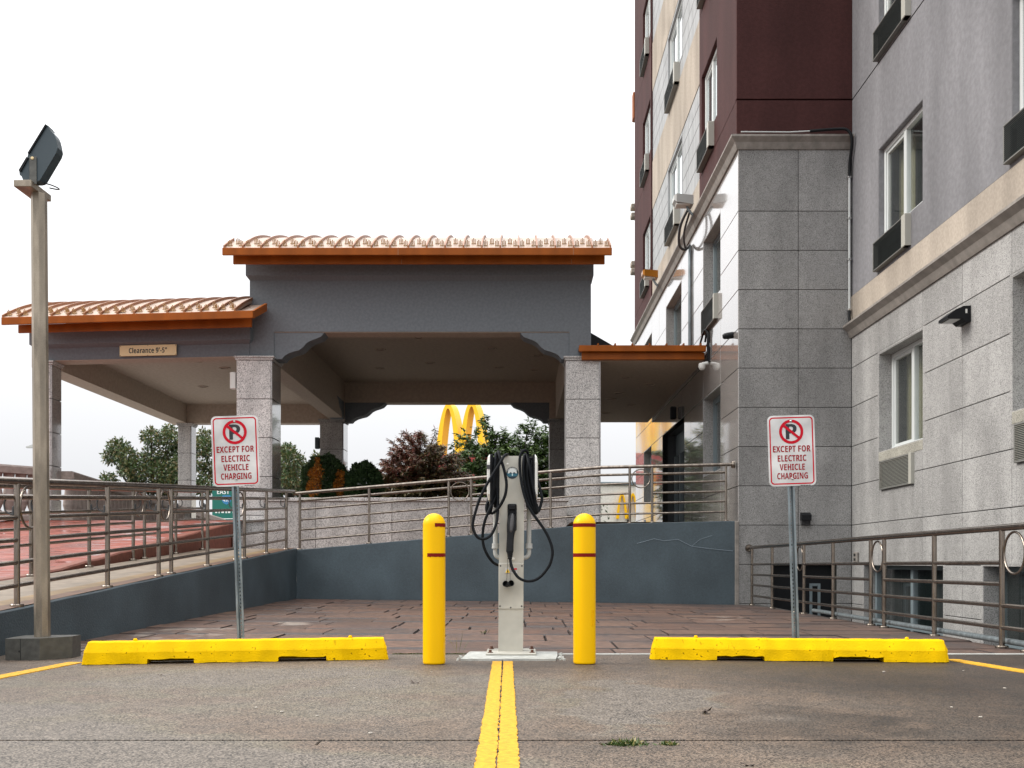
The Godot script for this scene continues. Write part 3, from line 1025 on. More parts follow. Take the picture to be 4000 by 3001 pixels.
	var lw2 := [[15.9, 17.4, 4.93, 6.16], [19.75, 21.85, 4.93, 6.16], [24.2, 25.7, 4.93, 6.16]]
	var lg := [[16.1, 17.3, 4.52, 4.92], [20.2, 21.6, 4.52, 4.92], [24.4, 25.6, 4.52, 4.92]]
	var ldoor := [[19.4, 22.4, 1.0, 3.42]]
	side_panels(t, X1, ll, ysl, lw + lw2 + lg + ldoor, M.granite_pol, "polished_slab", M.dark_gap)
	for w in lw + lw2: side_window(t, X1, w[0], w[1], w[2], w[3], 0.17, M.granite, M.frame2)
	for g in lg: side_grille(t, X1, g[0], g[1], g[2], g[3], 0.06, 18, 0.06)
	# sliding entrance doors in a deep dark frame
	b = MB.new()
	b.lim(X1 + 0.003, X1 + 0.5, 1.0, 3.5, 22.4, 22.5)
	b.lim(X1 + 0.003, X1 + 0.5, 1.0, 3.5, 19.3, 19.4)
	b.lim(X1 + 0.003, X1 + 0.5, 3.42, 3.5, 19.4, 22.4)
	var dr := obj("entrance_surround", b, M.doorframe, t)
	b = MB.new()
	b.lim(X1 + 0.3, X1 + 0.38, 2.95, 3.42, 19.4, 22.4, 0.01)
	for dd in [19.45, 20.15, 20.9, 21.65, 22.35]:
		b.lim(X1 + 0.26, X1 + 0.34, 1.15, 2.95, dd - 0.05, dd + 0.05, 0.008)
	obj("door_frame", b, M.frame2, dr)
	b = MB.new()
	b.quad(Vector3(X1 + 0.31, 1.19, -19.45), Vector3(X1 + 0.31, 1.19, -22.35), Vector3(X1 + 0.31, 2.95, -22.35), Vector3(X1 + 0.31, 2.95, -19.45), Vector3.LEFT)
	obj("door_glass", b, M.glass, dr)

	# upper left facade: maroon at both ends, siding and beige bands between
	var hm := []; var hs := []; var hf := []
	for k in range(1, 4):
		hm.append([16.03, 17.39, 4.92 + 2.85 * k, 6.18 + 2.85 * k])
		hs.append([19.7, 21.57, 4.92 + 2.85 * k, 6.18 + 2.85 * k])
		hf.append([24.25, 25.75, 4.92 + 2.85 * k, 6.18 + 2.85 * k])
	side_panels(t, X1 - 0.03, [C + 0.02, 17.6], [6.8, 7.33, 10.18, 13.03, 17.0], hm, M.maroon, "stucco_field", M.maroon, 0.006, 0.06, false)
	side_panels(t, X1 - 0.03, [24.1, 27.6], [6.8, 7.33, 10.18, 13.03, 17.0], hf, M.maroon, "stucco_field", M.maroon, 0.006, 0.06, false)
	for y in [[6.8, 7.40], [9.10, 10.25], [11.95, 13.1], [14.8, 17.0]]:
		side_panels(t, X1, [17.6, 24.1], [y[0], y[1]], hs, M.beige, "beige_band", M.beige, 0.0, 0.05, false)
	for k in 3:
		var boards := []
		for q in 6: boards.append(7.40 + 2.85 * k + q * 0.34)
		side_panels(t, X1 + 0.01, [17.6, 24.1], boards, hs, M.siding, "siding_board", M.dark_gap, 0.008, 0.05, false)
	for w in hm + hf: side_window(t, X1 - 0.03, w[0], w[1], w[2], w[3], 0.06, M.maroon, M.frame, 2, 1, M.curtain, M.curtain2, M.glass_coat)
	for w in hs: side_window(t, X1, w[0], w[1], w[2], w[3], 0.05, M.siding, M.frame, 2, 1, M.curtain, M.curtain2, M.glass_coat)
	for k in range(1, 4):
		side_grille(t, X1 - 0.03, 16.25, 17.4, 4.52 + 2.85 * k, 4.91 + 2.85 * k, 0.09, 26, 0.12)
		side_grille(t, X1, 20.0, 21.45, 4.52 + 2.85 * k, 4.91 + 2.85 * k, 0.1, 26, 0.12)
		side_grille(t, X1 - 0.03, 24.5, 25.7, 4.52 + 2.85 * k, 4.91 + 2.85 * k, 0.09, 26, 0.12)
	# closing walls, roof and inner dark core
	b = MB.new()
	b.lim(X1 + 0.1, 14.0, 1.0, 17.0, 27.6, 27.8)
	b.lim(13.8, 14.0, -2.0, 17.0, 5.0, 27.6)
	b.lim(X2 + 0.1, 13.8, -2.0, 17.0, 4.9, 5.0)
	b.lim(X1 - 0.05, 14.0, 17.0, 17.3, C - 0.05, 27.85)
	b.lim(X2 - 0.05, 14.0, 17.0, 17.3, 4.85, C - 0.05)
	obj("rear_walls_and_roof", b, M.grey, t)
	b = MB.new()
	b.lim(X1 + 1.4, 13.0, -2.0, 16.8, C + 0.9, 27.0)
	b.lim(X2 + 1.4, 13.0, -2.0, 16.8, 5.4, C + 0.8)
	obj("inner_wall", b, M.dark, t)
	# eaves seen past the far corner
	b = MB.new()
	b.lim(X1 - 0.05, X1 + 0.3, 12.95, 13.7, 27.82, 28.1, 0.02)
	obj("far_bay", b, M.orange, t)
	for y in [10.2, 10.45, 8.65, 8.85]:
		b = MB.new()
		b.lim(X1 - 0.1, X1 + 0.2, y, y + 0.14, 27.82, 28.1, 0.02)
		obj("far_ledge", b, M.beige, t)

	# pipe and flexible conduit down the front corner
	b = MB.new()
	b.tube([Vector3(4.79, 6.2, -14.55), Vector3(4.79, 4.25, -14.55)], 0.016, 8)
	var cd := thing("wall_conduit", "white vertical pipe with black hoses in the corner beside the front granite", "pipe", Vector3(4.79, 4.1, -14.55))
	obj("pipe", b, M.frame, cd)
	b = MB.new()
	b.tube(smooth([Vector3(4.2, 6.85, -14.5), Vector3(4.55, 6.86, -14.46), Vector3(4.72, 6.83, -14.42), Vector3(4.785, 6.68, -14.42), Vector3(4.79, 6.4, -14.53), Vector3(4.79, 6.2, -14.55)]), 0.022, 8)
	b.tube(smooth([Vector3(4.79, 4.25, -14.55), Vector3(4.785, 4.1, -14.52), Vector3(4.83, 3.98, -14.46)]), 0.022, 8)
	obj("hose", b, M.black, cd)
	b = MB.new()
	for y in [6.2, 5.6, 5.0, 4.27]:
		b.lim(4.765, 4.815, y - 0.015, y + 0.015, 14.53, 14.6, 0.004)
	obj("clip", b, M.chrome, cd)
	b = MB.new()
	b.tube([Vector3(3.2, 6.84, -14.5), Vector3(3.9, 6.835, -14.5), Vector3(4.2, 6.85, -14.5)], 0.01, 6)
	obj("cable", b, M.frame, cd)

# ------------------------------------------------------------------ entrance canopy
# quarter-round roof strip: rises from the front lip, then drops behind the crest. Behind the distance dc it is only as wide as the beam below (xb0 to xb1).
func roof_piece(t: Node3D, xf: Transform3D, x0: float, x1: float, xb0: float, xb1: float, dc: float, d0: float, y0: float, R0: float, th0: float, panels: int) -> void:
	var pr := []
	var k_ := 16
	for i in k_ + 1:
		var th := lerpf(th0, th0 * 0.25, float(i) / k_)
		pr.append(Vector2(d0 + R0 * (sin(th0) - sin(th)), y0 + R0 * (cos(th) - cos(th0))))
	pr.append(Vector2(pr[k_].x + 0.02, y0 - 0.2))
	var b := MB.new()
	b.xf = xf
	for i in pr.size() - 1:
		var a: Vector2 = pr[i]; var e: Vector2 = pr[i + 1]
		var xa: float = x0 if e.x < dc else xb0
		var xe: float = x1 if e.x < dc else xb1
		b.quad(Vector3(xa, a.y, -a.x), Vector3(xe, a.y, -a.x), Vector3(xe, e.y, -e.x), Vector3(xa, e.y, -e.x), Vector3(0, 1, -0.5))
		for x in [xa, xe]:
			b.quad(Vector3(x, a.y, -a.x), Vector3(x, e.y, -e.x), Vector3(x, e.y - 0.05, -e.x), Vector3(x, a.y - 0.05, -a.x), Vector3(-1 if x == xa else 1, 0, 0))
		b.quad(Vector3(xa, a.y - 0.05, -a.x), Vector3(xe, a.y - 0.05, -a.x), Vector3(xe, e.y - 0.05, -e.x), Vector3(xa, e.y - 0.05, -e.x), Vector3(0, -1, 0.5))
	var roof := obj("roof", b, M.copper, t)
	for k in panels + 1:
		var s := MB.new()
		s.xf = xf
		var x := lerpf(x0, x1, float(k) / panels)
		for i in k_:
			var a: Vector2 = pr[i]; var e: Vector2 = pr[i + 1]
			if e.x >= dc and (x < xb0 or x > xb1): continue
			var w := 0.012; var h := 0.045
			s.quad(Vector3(x - w, a.y + h, -a.x), Vector3(x + w, a.y + h, -a.x), Vector3(x + w, e.y + h, -e.x), Vector3(x - w, e.y + h, -e.x), Vector3.UP)
			s.quad(Vector3(x - w, a.y, -a.x), Vector3(x - w, a.y + h, -a.x), Vector3(x - w, e.y + h, -e.x), Vector3(x - w, e.y, -e.x), Vector3.LEFT)
			s.quad(Vector3(x + w, a.y, -a.x), Vector3(x + w, a.y + h, -a.x), Vector3(x + w, e.y + h, -e.x), Vector3(x + w, e.y, -e.x), Vector3.RIGHT)
			if i == 0:
				s.quad(Vector3(x - w, a.y, -a.x), Vector3(x + w, a.y, -a.x), Vector3(x + w, a.y + h, -a.x), Vector3(x - w, a.y + h, -a.x), Vector3.BACK)
		obj("seam", s, M.seam, roof)
	# snow guards: a plate with three upright tongues, in a zig-zag over each panel
	for k in panels:
		var x := lerpf(x0, x1, (k + 0.5) / panels)
		var pw := (x1 - x0) / panels
		for q in [[-0.3, 1], [0.02, 2], [0.32, 1]]:
			var a: Vector2 = pr[q[1]]; var e: Vector2 = pr[q[1] + 1]
			var gx: float = x + q[0] * pw
			var slope := Vector2(e.x - a.x, e.y - a.y).normalized()
			var gb := MB.new()
			gb.xf = xf * Transform3D(Basis(Vector3.RIGHT, atan2(slope.y, slope.x)), Vector3(gx, a.y + 0.006, -a.x))
			gb.box(Vector3(0, 0.002, 0), Vector3(0.075, 0.006, 0.06))
			for w in [-0.024, 0.0, 0.024]:
				gb.box(Vector3(w, 0.035 if w else 0.045, -0.01), Vector3(0.014, 0.066 if w else 0.086, 0.012), 0.003)
			obj("snow_guard", gb, M.guard, roof)

func column(t: Node3D, x0: float, x1: float, d0: float, d1: float, y0: float, y1: float, h: float, tone: float) -> void:
	var b := MB.new()
	b.lim(x0 + 0.02, x1 - 0.02, y0, y1 - 0.02, d0 + 0.02, d1 - 0.02)
	var c := obj("column", b, M.dark_gap, t)
	var y := y1 - 0.07
	while y > y0 + 0.05:
		var yl := maxf(y0, y - h)
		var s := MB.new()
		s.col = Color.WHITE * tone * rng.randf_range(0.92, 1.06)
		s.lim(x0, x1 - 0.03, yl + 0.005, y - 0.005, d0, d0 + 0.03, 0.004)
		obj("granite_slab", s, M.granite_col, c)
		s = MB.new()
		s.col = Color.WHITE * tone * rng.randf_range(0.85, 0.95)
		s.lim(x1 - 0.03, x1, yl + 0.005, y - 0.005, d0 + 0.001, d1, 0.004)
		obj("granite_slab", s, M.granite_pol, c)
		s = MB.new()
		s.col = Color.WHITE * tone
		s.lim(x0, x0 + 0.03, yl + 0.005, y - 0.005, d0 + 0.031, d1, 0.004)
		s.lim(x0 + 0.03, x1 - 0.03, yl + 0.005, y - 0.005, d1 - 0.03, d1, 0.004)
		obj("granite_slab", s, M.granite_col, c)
		y -= h
	b = MB.new()
	b.col = Color.WHITE * tone * 0.95
	b.lim(x0 - 0.02, x1 + 0.02, y1 - 0.07, y1 - 0.035, d0 - 0.02, d1 + 0.02, 0.006)
	b.lim(x0 - 0.04, x1 + 0.04, y1 - 0.034, y1, d0 - 0.04, d1 + 0.04, 0.008)
	obj("column_cap", b, M.granite_col, c)

# scalloped corner bracket, drawn in x-y; sx = 1 grows to the right
func bracket(t: Node3D, x: float, y_top: float, y_low: float, w: float, sx: float, d0: float, d1: float, m: Material) -> void:
	var h := y_top - y_low
	var pts := [Vector2(x, y_top), Vector2(x + sx * w, y_top)]
	for q in [[0.92, 0.17], [0.84, 0.235], [0.76, 0.285], [0.7, 0.335], [0.64, 0.405], [0.6, 0.49], [0.56, 0.57], [0.49, 0.667], [0.39, 0.714], [0.28, 0.786], [0.2, 0.88], [0.147, 1.0]]:
		pts.append(Vector2(x + sx * w * q[0], y_top - h * q[1]))
	pts.append(Vector2(x, y_low))
	var b := MB.new()
	b.prism(pts, -d0, -d1)
	obj("bracket", b, m, t)

func ring_light(t: Node3D, x: float, y: float, d: float, xf := Transform3D()) -> void:
	var b := MB.new()
	b.xf = xf
	b.lathe([Vector2(0.075, -0.002), Vector2(0.08, -0.012), Vector2(0.11, -0.014), Vector2(0.118, 0.0)], 18, Vector3(x, y, -d))
	var o := obj("downlight", b, M.soffit, t)
	b = MB.new()
	b.xf = xf
	b.lathe([Vector2(0.0, 0.012), Vector2(0.075, 0.0)], 18, Vector3(x, y, -d))
	obj("lens", b, M.dark, o)

func canopy() -> void:
	rng.seed = 61
	var t := thing("entrance_canopy", "charcoal porte-cochere with orange-edged copper roofs on granite columns", "canopy", Vector3(-3.4, 1.2, -20))
	# columns
	column(t, -4.867, -4.257, 17.1, 17.72, 0.75, 4.12, 0.665, 0.98)
	column(t, 0.775, 1.37, 17.1, 17.7, 1.1, 4.115, 0.665, 0.95)
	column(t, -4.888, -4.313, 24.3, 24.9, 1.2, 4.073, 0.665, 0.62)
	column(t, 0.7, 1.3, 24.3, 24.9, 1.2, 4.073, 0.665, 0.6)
	column(t, -8.5, -8.215, 17.5, 17.86, 1.25, 4.12, 0.59, 0.98)
	column(t, -8.41, -8.08, 24.5, 24.85, 1.25, 4.0, 0.665, 0.9)
	# main bay: front and rear beams, side beams, ceiling
	var b := MB.new()
	b.lim(-4.655, 1.207, 4.548, 5.43, 17.15, 17.56)
	b.lim(-4.655, -4.24, 4.115, 4.548, 17.15, 17.56)
	b.lim(0.834, 1.207, 4.11, 4.548, 17.15, 17.56)
	b.lim(-4.70, 1.247, 5.49, 5.72, 17.06, 17.6)
	# cove under the band
	b.loft([[Vector3(-4.70, 5.49, -17.06), Vector3(-4.655, 5.425, -17.15), Vector3(-4.655, 5.425, -17.5), Vector3(-4.70, 5.49, -17.5)], [Vector3(1.247, 5.49, -17.06), Vector3(1.207, 5.425, -17.15), Vector3(1.207, 5.425, -17.5), Vector3(1.247, 5.49, -17.5)]])
	b.lim(-4.655, 1.207, 5.42, 5.72, 17.56, 24.8)
	b.lim(-4.655, -4.45, 4.99, 5.43, 17.56, 24.8)
	b.lim(1.0, 1.207, 4.99, 5.43, 17.56, 24.8)
	obj("beam", b, M.beam, t)
	bracket(t, -4.238, 4.546, 4.08, 0.87, 1.0, 17.17, 17.54, M.beam)
	bracket(t, 0.832, 4.546, 4.08, 0.85, -1.0, 17.17, 17.54, M.beam)
	b = MB.new()
	b.lim(-4.45, 1.0, 4.98, 5.1, 17.56, 24.4)
	obj("ceiling", b, M.soffit, t)
	b = MB.new()
	b.lim(-4.64, 1.19, 4.538, 4.547, 17.16, 17.55)
	obj("beam_soffit", b, M.soffit, t)
	b = MB.new()
	b.lim(-4.9, 1.35, 4.49, 5.2, 24.4, 24.8)
	b.lim(-4.655, -4.3, 4.07, 4.98, 17.56, 24.4)
	b.lim(0.85, 1.207, 4.07, 4.98, 17.56, 24.4)
	b.lim(-4.88, -4.31, 4.07, 4.5, 24.35, 24.85)
	b.lim(0.7, 1.3, 4.07, 4.5, 24.35, 24.85)
	obj("inner_beam", b, M.soffit, t)
	bracket(t, -4.309, 4.488, 4.02, 1.0, 1.0, 24.42, 24.78, M.beam)
	bracket(t, 0.699, 4.488, 4.02, 0.95, -1.0, 24.42, 24.78, M.beam)
	bracket_side(t, -4.6, 24.3, 4.49, 4.06)
	for q in [[-3.0, 18.3], [-2.0, 19.5], [-0.9, 18.5], [-0.6, 20.5], [0.3, 19.4], [0.35, 21.2], [0.32, 22.8], [-2.9, 20.6], [-3.2, 22.6], [-0.5, 22.5], [-2.0, 22.0]]:
		ring_light(t, q[0], 4.978, q[1])
	# main roof: two fascias and the curved copper
	b = MB.new()
	b.lim(-4.79, 1.4, 5.552, 5.73, 16.62, 16.66, 0.006)
	b.lim(-4.905, 1.5, 5.635, 5.757, 16.4, 16.44, 0.006)
	obj("fascia", b, M.orange, t)
	for q in [[-2.02, 5.636, 5.756, 16.399], [-1.99, 5.553, 5.634, 16.619], [0.86, 5.636, 5.756, 16.399], [0.84, 5.553, 5.634, 16.619]]:
		b = MB.new()
		b.lim(q[0], q[0] + 0.012, q[1], q[2], q[3] - 0.003, q[3])
		obj("fascia_joint", b, M.seam, t)
	roof_piece(t, Transform3D(), -4.88, 1.48, -4.69, 1.24, 17.1, 16.42, 5.757, 6.3, 0.541, 21)

	# left bay, turned a little so that its far end lies deeper
	var piv := Vector3(-4.5, 0, -17.1)
	var xf := Transform3D(Basis(), piv) * Transform3D(Basis(Vector3.UP, -0.108), Vector3.ZERO) * Transform3D(Basis(), -piv)
	b = MB.new()
	b.xf = xf
	b.lim(-8.55, -4.66, 4.13, 4.50, 17.12, 17.5)
	b.lim(-8.60, -4.6, 4.39, 4.66, 17.0, 17.5)
	b.loft([[Vector3(-8.60, 4.391, -17.0), Vector3(-8.55, 4.34, -17.12), Vector3(-8.55, 4.34, -17.4), Vector3(-8.60, 4.391, -17.4)], [Vector3(-4.6, 4.391, -17.0), Vector3(-4.66, 4.34, -17.12), Vector3(-4.66, 4.34, -17.4), Vector3(-4.6, 4.391, -17.4)]])
	obj("beam", b, M.beam, t)
	b = MB.new()
	b.lim(-8.58, -4.65, 4.46, 4.6, 17.5, 24.8)
	obj("ceiling", b, M.soffit, t)
	b = MB.new()
	b.xf = xf
	b.lim(-8.54, -4.67, 4.121, 4.129, 17.13, 17.48)
	obj("beam_soffit", b, M.soffit, t)
	b = MB.new()
	b.lim(-8.6, -8.2, 4.0, 4.5, 17.84, 24.5)
	b.lim(-8.62, -4.66, 4.0, 4.5, 24.5, 24.85)
	b.lim(-8.62, -8.22, 4.02, 4.45, 17.6, 17.84)
	obj("inner_beam", b, M.soffit, t)
	for q in [[-6.9, 18.2], [-6.2, 19.2], [-5.9, 19.9], [-5.4, 21.4], [-5.0, 20.0], [-7.0, 22.0]]:
		ring_light(t, q[0], 4.458, q[1])
	b = MB.new()
	b.xf = xf
	b.lim(-8.55, -4.42, 4.50, 4.64, 16.6, 16.64, 0.006)
	b.lim(-8.69, -4.3, 4.585, 4.71, 16.35, 16.39, 0.006)
	b.loft([[Vector3(-4.345, 4.586, -16.39), Vector3(-4.345, 4.709, -16.39), Vector3(-4.3, 4.709, -16.39), Vector3(-4.3, 4.586, -16.39)], [Vector3(-4.345, 4.86, -17.0), Vector3(-4.345, 4.99, -17.0), Vector3(-4.3, 4.99, -17.0), Vector3(-4.3, 4.86, -17.0)]])
	obj("fascia", b, M.orange, t)
	roof_piece(t, xf, -8.68, -4.62, -8.68, -4.62, 30.0, 16.37, 4.71, 4.95, 0.546, 14)
	b = MB.new()
	b.xf = xf
	b.quad(Vector3(-4.62, 4.715, -16.45), Vector3(-4.32, 4.715, -16.45), Vector3(-4.32, 4.98, -17.05), Vector3(-4.62, 4.98, -17.05), Vector3.UP)
	obj("roof_edge", b, M.copper, t)

	# flat connector to the entrance
	b = MB.new()
	b.lim(0.99, 3.14, 4.16, 4.262, 16.9, 17.0, 0.005)
	b.lim(1.04, 3.13, 4.04, 4.16, 17.0, 17.1, 0.005)
	b.lim(0.99, 3.14, 4.2, 4.25, 17.0, 24.6)
	obj("fascia", b, M.orange, t)
	b = MB.new()
	b.lim(1.22, 3.13, 4.03, 4.15, 17.1, 24.6)
	obj("ceiling", b, M.soffit, t)
	for k in 7:
		b = MB.new()
		b.lim(1.3 + k * 0.29, 1.325 + k * 0.29, 4.25, 4.295, 16.9, 24.0)
		obj("seam", b, M.orange, t)
	for q in [[1.95, 18.6], [2.5, 19.3], [2.0, 20.3], [2.4, 21.8], [1.95, 23.0], [1.9, 21.0]]:
		ring_light(t, q[0], 4.028, q[1])
	# dark gable of the rear roof behind the connector
	b = MB.new()
	b.prism([Vector2(1.22, 4.3), Vector2(2.0, 4.3), Vector2(1.22, 4.75)], -18.0, -18.3)
	obj("rear_roof_gable", b, M.black, t)

func bracket_side(t: Node3D, x: float, d: float, y_top: float, y_low: float) -> void:
	var b := MB.new()
	b.xf = Transform3D(Basis(Vector3.UP, PI / 2), Vector3(x, 0, -d))
	b.prism([Vector2(-1.0, y_top), Vector2(0, y_top), Vector2(0, y_low), Vector2(-0.25, y_low), Vector2(-0.35, y_low + 0.15), Vector2(-0.6, y_low + 0.2), Vector2(-0.75, y_low + 0.35)], 0.0, 0.3)
	obj("bracket", b, M.beam, t)

# ------------------------------------------------------------------ balustrade
func balustrade() -> void:
	var t := thing("stone_balustrade", "cast stone balustrade with turned balusters along the far side of the red drive", "balustrade", Vector3(-8.2, 1.3, -18))
	var prof := [Vector2(0.075, 0), Vector2(0.075, 0.05), Vector2(0.05, 0.07), Vector2(0.07, 0.13), Vector2(0.092, 0.22), Vector2(0.085, 0.3), Vector2(0.066, 0.42), Vector2(0.06, 0.47), Vector2(0.06, 0.49), Vector2(0.06, 0.51), Vector2(0.058, 0.53), Vector2(0.064, 0.6), Vector2(0.075, 0.64), Vector2(0.075, 0.68)]
	var b := MB.new()
	b.lathe(prof, 12)
	var bm := b.mesh()
	var line := [Vector3(-10.6, 1.28, -14.0), Vector3(-8.35, 1.3, -17.3), Vector3(-8.2, 1.3, -18.0), Vector3(-8.25, 1.2, -20.2), Vector3(-8.3, 0.86, -27.5), Vector3(-8.4, -0.1, -36.0)]
	for i in 5:
		if i == 1: continue
		var a: Vector3 = line[i]; var e: Vector3 = line[i + 1]
		var l := a.distance_to(e)
		var dir := (e - a).normalized()
		for q in [[0.0, 0.1, 0.13, "plinth"], [0.79, 0.93, 0.14, "handrail"]]:
			b = MB.new()
			var s: Vector3 = Vector3(-dir.z, 0, dir.x).normalized() * (q[2] as float)
			var lo := Vector3(0, q[0], 0); var hi := Vector3(0, q[1], 0)
			var ch := Vector3(0, -0.03, 0)
			b.loft([[a - s + lo, a - s + hi + ch, a - s * 0.8 + hi, a + s * 0.8 + hi, a + s + hi + ch, a + s + lo], [e - s + lo, e - s + hi + ch, e - s * 0.8 + hi, e + s * 0.8 + hi, e + s + hi + ch, e + s + lo]])
			obj(q[3], b, M.bal, t)
		var cnt := int(l / 0.2)
		for k in cnt:
			var o := obj("baluster", bm, M.bal, t)
			o.position = a + dir * (k + 0.5) * l / cnt + Vector3(0, 0.1, 0) - t.position
			o.scale = Vector3(1.18 if i == 0 else 1.0, 0.69 / 0.68, 1.18 if i == 0 else 1.0)

# ------------------------------------------------------------------ steel railings
# path: function from run length s to the foot point; posts: list of s; pairs: list of [s0, s1] ring panels
func railing(label: String, foot: Callable, s0: float, s1: float, posts: Array, pairs: Array, hand: Array, inward: Vector3, at: Vector3) -> Node3D:
	var t := thing("steel_railing", label, "railing", at)
	var lift := func(s: float, h: float) -> Vector3: return (foot.call(s) as Vector3) + Vector3(0, h, 0)
	var line := func(a: float, e: float, h: float) -> Array:
		var p := []
		var cnt := maxi(1, int((e - a) / 0.6))
		for i in cnt + 1: p.append(lift.call(lerpf(a, e, float(i) / cnt), h))
		return p
	var b := MB.new()
	b.tube(line.call(s0, s1, 0.832), 0.0245, 14)
	obj("top_rail", b, M.steel, t)
	for h in [0.14, 0.292]:
		b = MB.new()
		b.tube(line.call(posts[0], posts[posts.size() - 1], h), 0.0155, 10)
		obj("rail", b, M.steel, t)
	var cuts := []
	for p in pairs: cuts.append(p)
	for h in [0.44, 0.59]:
		var a: float = posts[0]
		for p in cuts + [[posts[posts.size() - 1], 0]]:
			if p[0] - a > 0.1:
				b = MB.new()
				b.tube(line.call(a, p[0], h), 0.0155, 10)
				obj("rail", b, M.steel, t)
			a = p[1]
	for s in posts:
		b = MB.new()
		b.tube([lift.call(s, 0.0), lift.call(s, 0.82)], 0.0195, 12)
		b.lathe([Vector2(0.0, 0.016), Vector2(0.04, 0.016), Vector2(0.044, 0.01), Vector2(0.044, -0.01)], 14, lift.call(s, 0.0))
		obj("post", b, M.steel, t)
	for p in pairs:
		var m := (p[0] + p[1]) * 0.5 as float
		var r := minf((p[1] - p[0]) * 0.5 - 0.03, 0.142)
		var c: Vector3 = lift.call(m, 0.655)
		var dir := ((lift.call(p[1], 0.0) - lift.call(p[0], 0.0)) as Vector3)
		dir.y = 0
		dir = dir.normalized()
		b = MB.new()
		var q := []
		for k in 28:
			q.append(c + dir * cos(TAU * k / 28) * r + Vector3(0, sin(TAU * k / 28) * r, 0))
		b.tube(q, 0.0085, 8, true)
		obj("ring", b, M.steel, t)
	if hand.size():
		b = MB.new()
		var hp: Array = line.call(hand[0], hand[1], 0.725)
		for i in hp.size(): hp[i] += inward * 0.075
		b.tube(hp, 0.0185, 12)
		obj("handrail", b, M.steel, t)
		for s in posts:
			if s <= hand[0] or s >= hand[1]: continue
			b = MB.new()
			var o: Vector3 = lift.call(s, 0.63)
			b.tube(smooth([o, o + inward * 0.03 + Vector3(0, -0.02, 0), o + inward * 0.075 + Vector3(0, 0.0, 0), o + inward * 0.085 + Vector3(0, 0.05, 0), o + inward * 0.075 + Vector3(0, 0.08, 0)], 3), 0.006, 6)
			b.box(o + inward * 0.02, Vector3(0.025, 0.07, 0.025), 0.008)
			obj("handrail_bracket", b, M.doorframe, t)
	return t

func railings() -> void:
	var left := func(s: float) -> Vector3: return Vector3(-3.34, R(s) + 0.002, -s)
	railing("bronze steel railing on top of the left blue ramp wall behind the lamp post", left, 3.0, 14.69, [4.1, 4.45, 5.5, 6.62, 6.985, 8.07, 9.21, 9.54, 10.65, 11.72, 12.07, 13.12, 14.23], [[4.1, 4.45], [6.62, 6.985], [9.21, 9.54], [11.72, 12.07]], [3.0, 14.69], Vector3(-1, 0, 0), Vector3(-3.34, 0.5, -10))
	var far := func(s: float) -> Vector3: return Vector3(-4.56, R(s), -s)
	railing("bronze steel railing between the ramp and the red drive", far, 3.0, 14.5, [5.7, 6.8, 7.85, 8.2, 9.3, 10.55, 11.75, 12.1, 13.2, 14.3], [[7.85, 8.2], [11.75, 12.1]], [3.0, 14.4], Vector3(1, 0, 0), Vector3(-4.56, 0.5, -10))
	var back := func(s: float) -> Vector3: return Vector3(s, BT(s) + 0.002, -14.69)
	railing("steel railing rising along the back blue wall to the hotel entrance", back, -3.34, 3.12, [-3.25, -2.23, -1.06, -0.729, 0.439, 1.604, 1.934, 3.02], [[-1.06, -0.729], [1.604, 1.934]], [-3.3, 3.05], Vector3(0, 0, -1), Vector3(0, 1.0, -14.69))
	var right := func(s: float) -> Vector3: return Vector3(3.335, G(3.335, -s), s)
	var rr := railing("steel railing above the basement yard at the right of the paving", right, -14.57, -5.45, [-14.4, -13.24, -12.11, -11.76, -10.66, -9.51, -9.16, -8.05, -6.92, -6.57, -5.5], [[-12.11, -11.76], [-9.51, -9.16], [-6.92, -6.57]], [], Vector3(1, 0, 0), Vector3(3.335, 0, -10))
	for f in [[rr, Vector3(3.335, 0.795, -14.575), Vector3(PI / 2, 0, 0)]]:
		var b := MB.new()
		b.xf = Transform3D(Basis(Vector3.RIGHT, PI / 2), f[1])
		b.lathe([Vector2(0, 0.02), Vector2(0.045, 0.02), Vector2(0.055, 0.0), Vector2(0.055, -0.02)], 16)
		obj("wall_flange", b, M.steel, f[0])
	var b := MB.new()
	b.xf = Transform3D(Basis(Vector3.BACK, PI / 2), Vector3(3.12, 2.025, -14.69))
	b.lathe([Vector2(0, 0.02), Vector2(0.045, 0.02), Vector2(0.055, 0.0), Vector2(0.055, -0.03)], 16)
	obj("wall_flange", b, M.steel, get_node("steel_railing_002"))
	# low pipe that carries the foot of the right railing over the yard wall
	b = MB.new()
	b.tube([Vector3(3.40, 0.03, -11.6), Vector3(3.40, 0.04, -6.5)], 0.022, 8)
	obj("foot_rail", b, M.galv, rr)
	# dark rail at the far edge of the entrance landing
	var t := thing("dark_fence_rail", "dark two-bar rail at the far edge of the entrance landing", "railing", Vector3(2.4, 1.19, -27.4))
	b = MB.new()
	b.tube([Vector3(1.5, 1.65, -27.4), Vector3(2.98, 1.65, -27.4)], 0.025, 8)
	b.tube([Vector3(1.5, 1.37, -27.4), Vector3(2.9, 1.37, -27.4)], 0.02, 8)
	obj("bar", b, M.black, t)
	b = MB.new()
	b.tube([Vector3(2.95, 1.1, -27.4), Vector3(2.95, 1.75, -27.4)], 0.03, 8)
	obj("post", b, M.black, t)

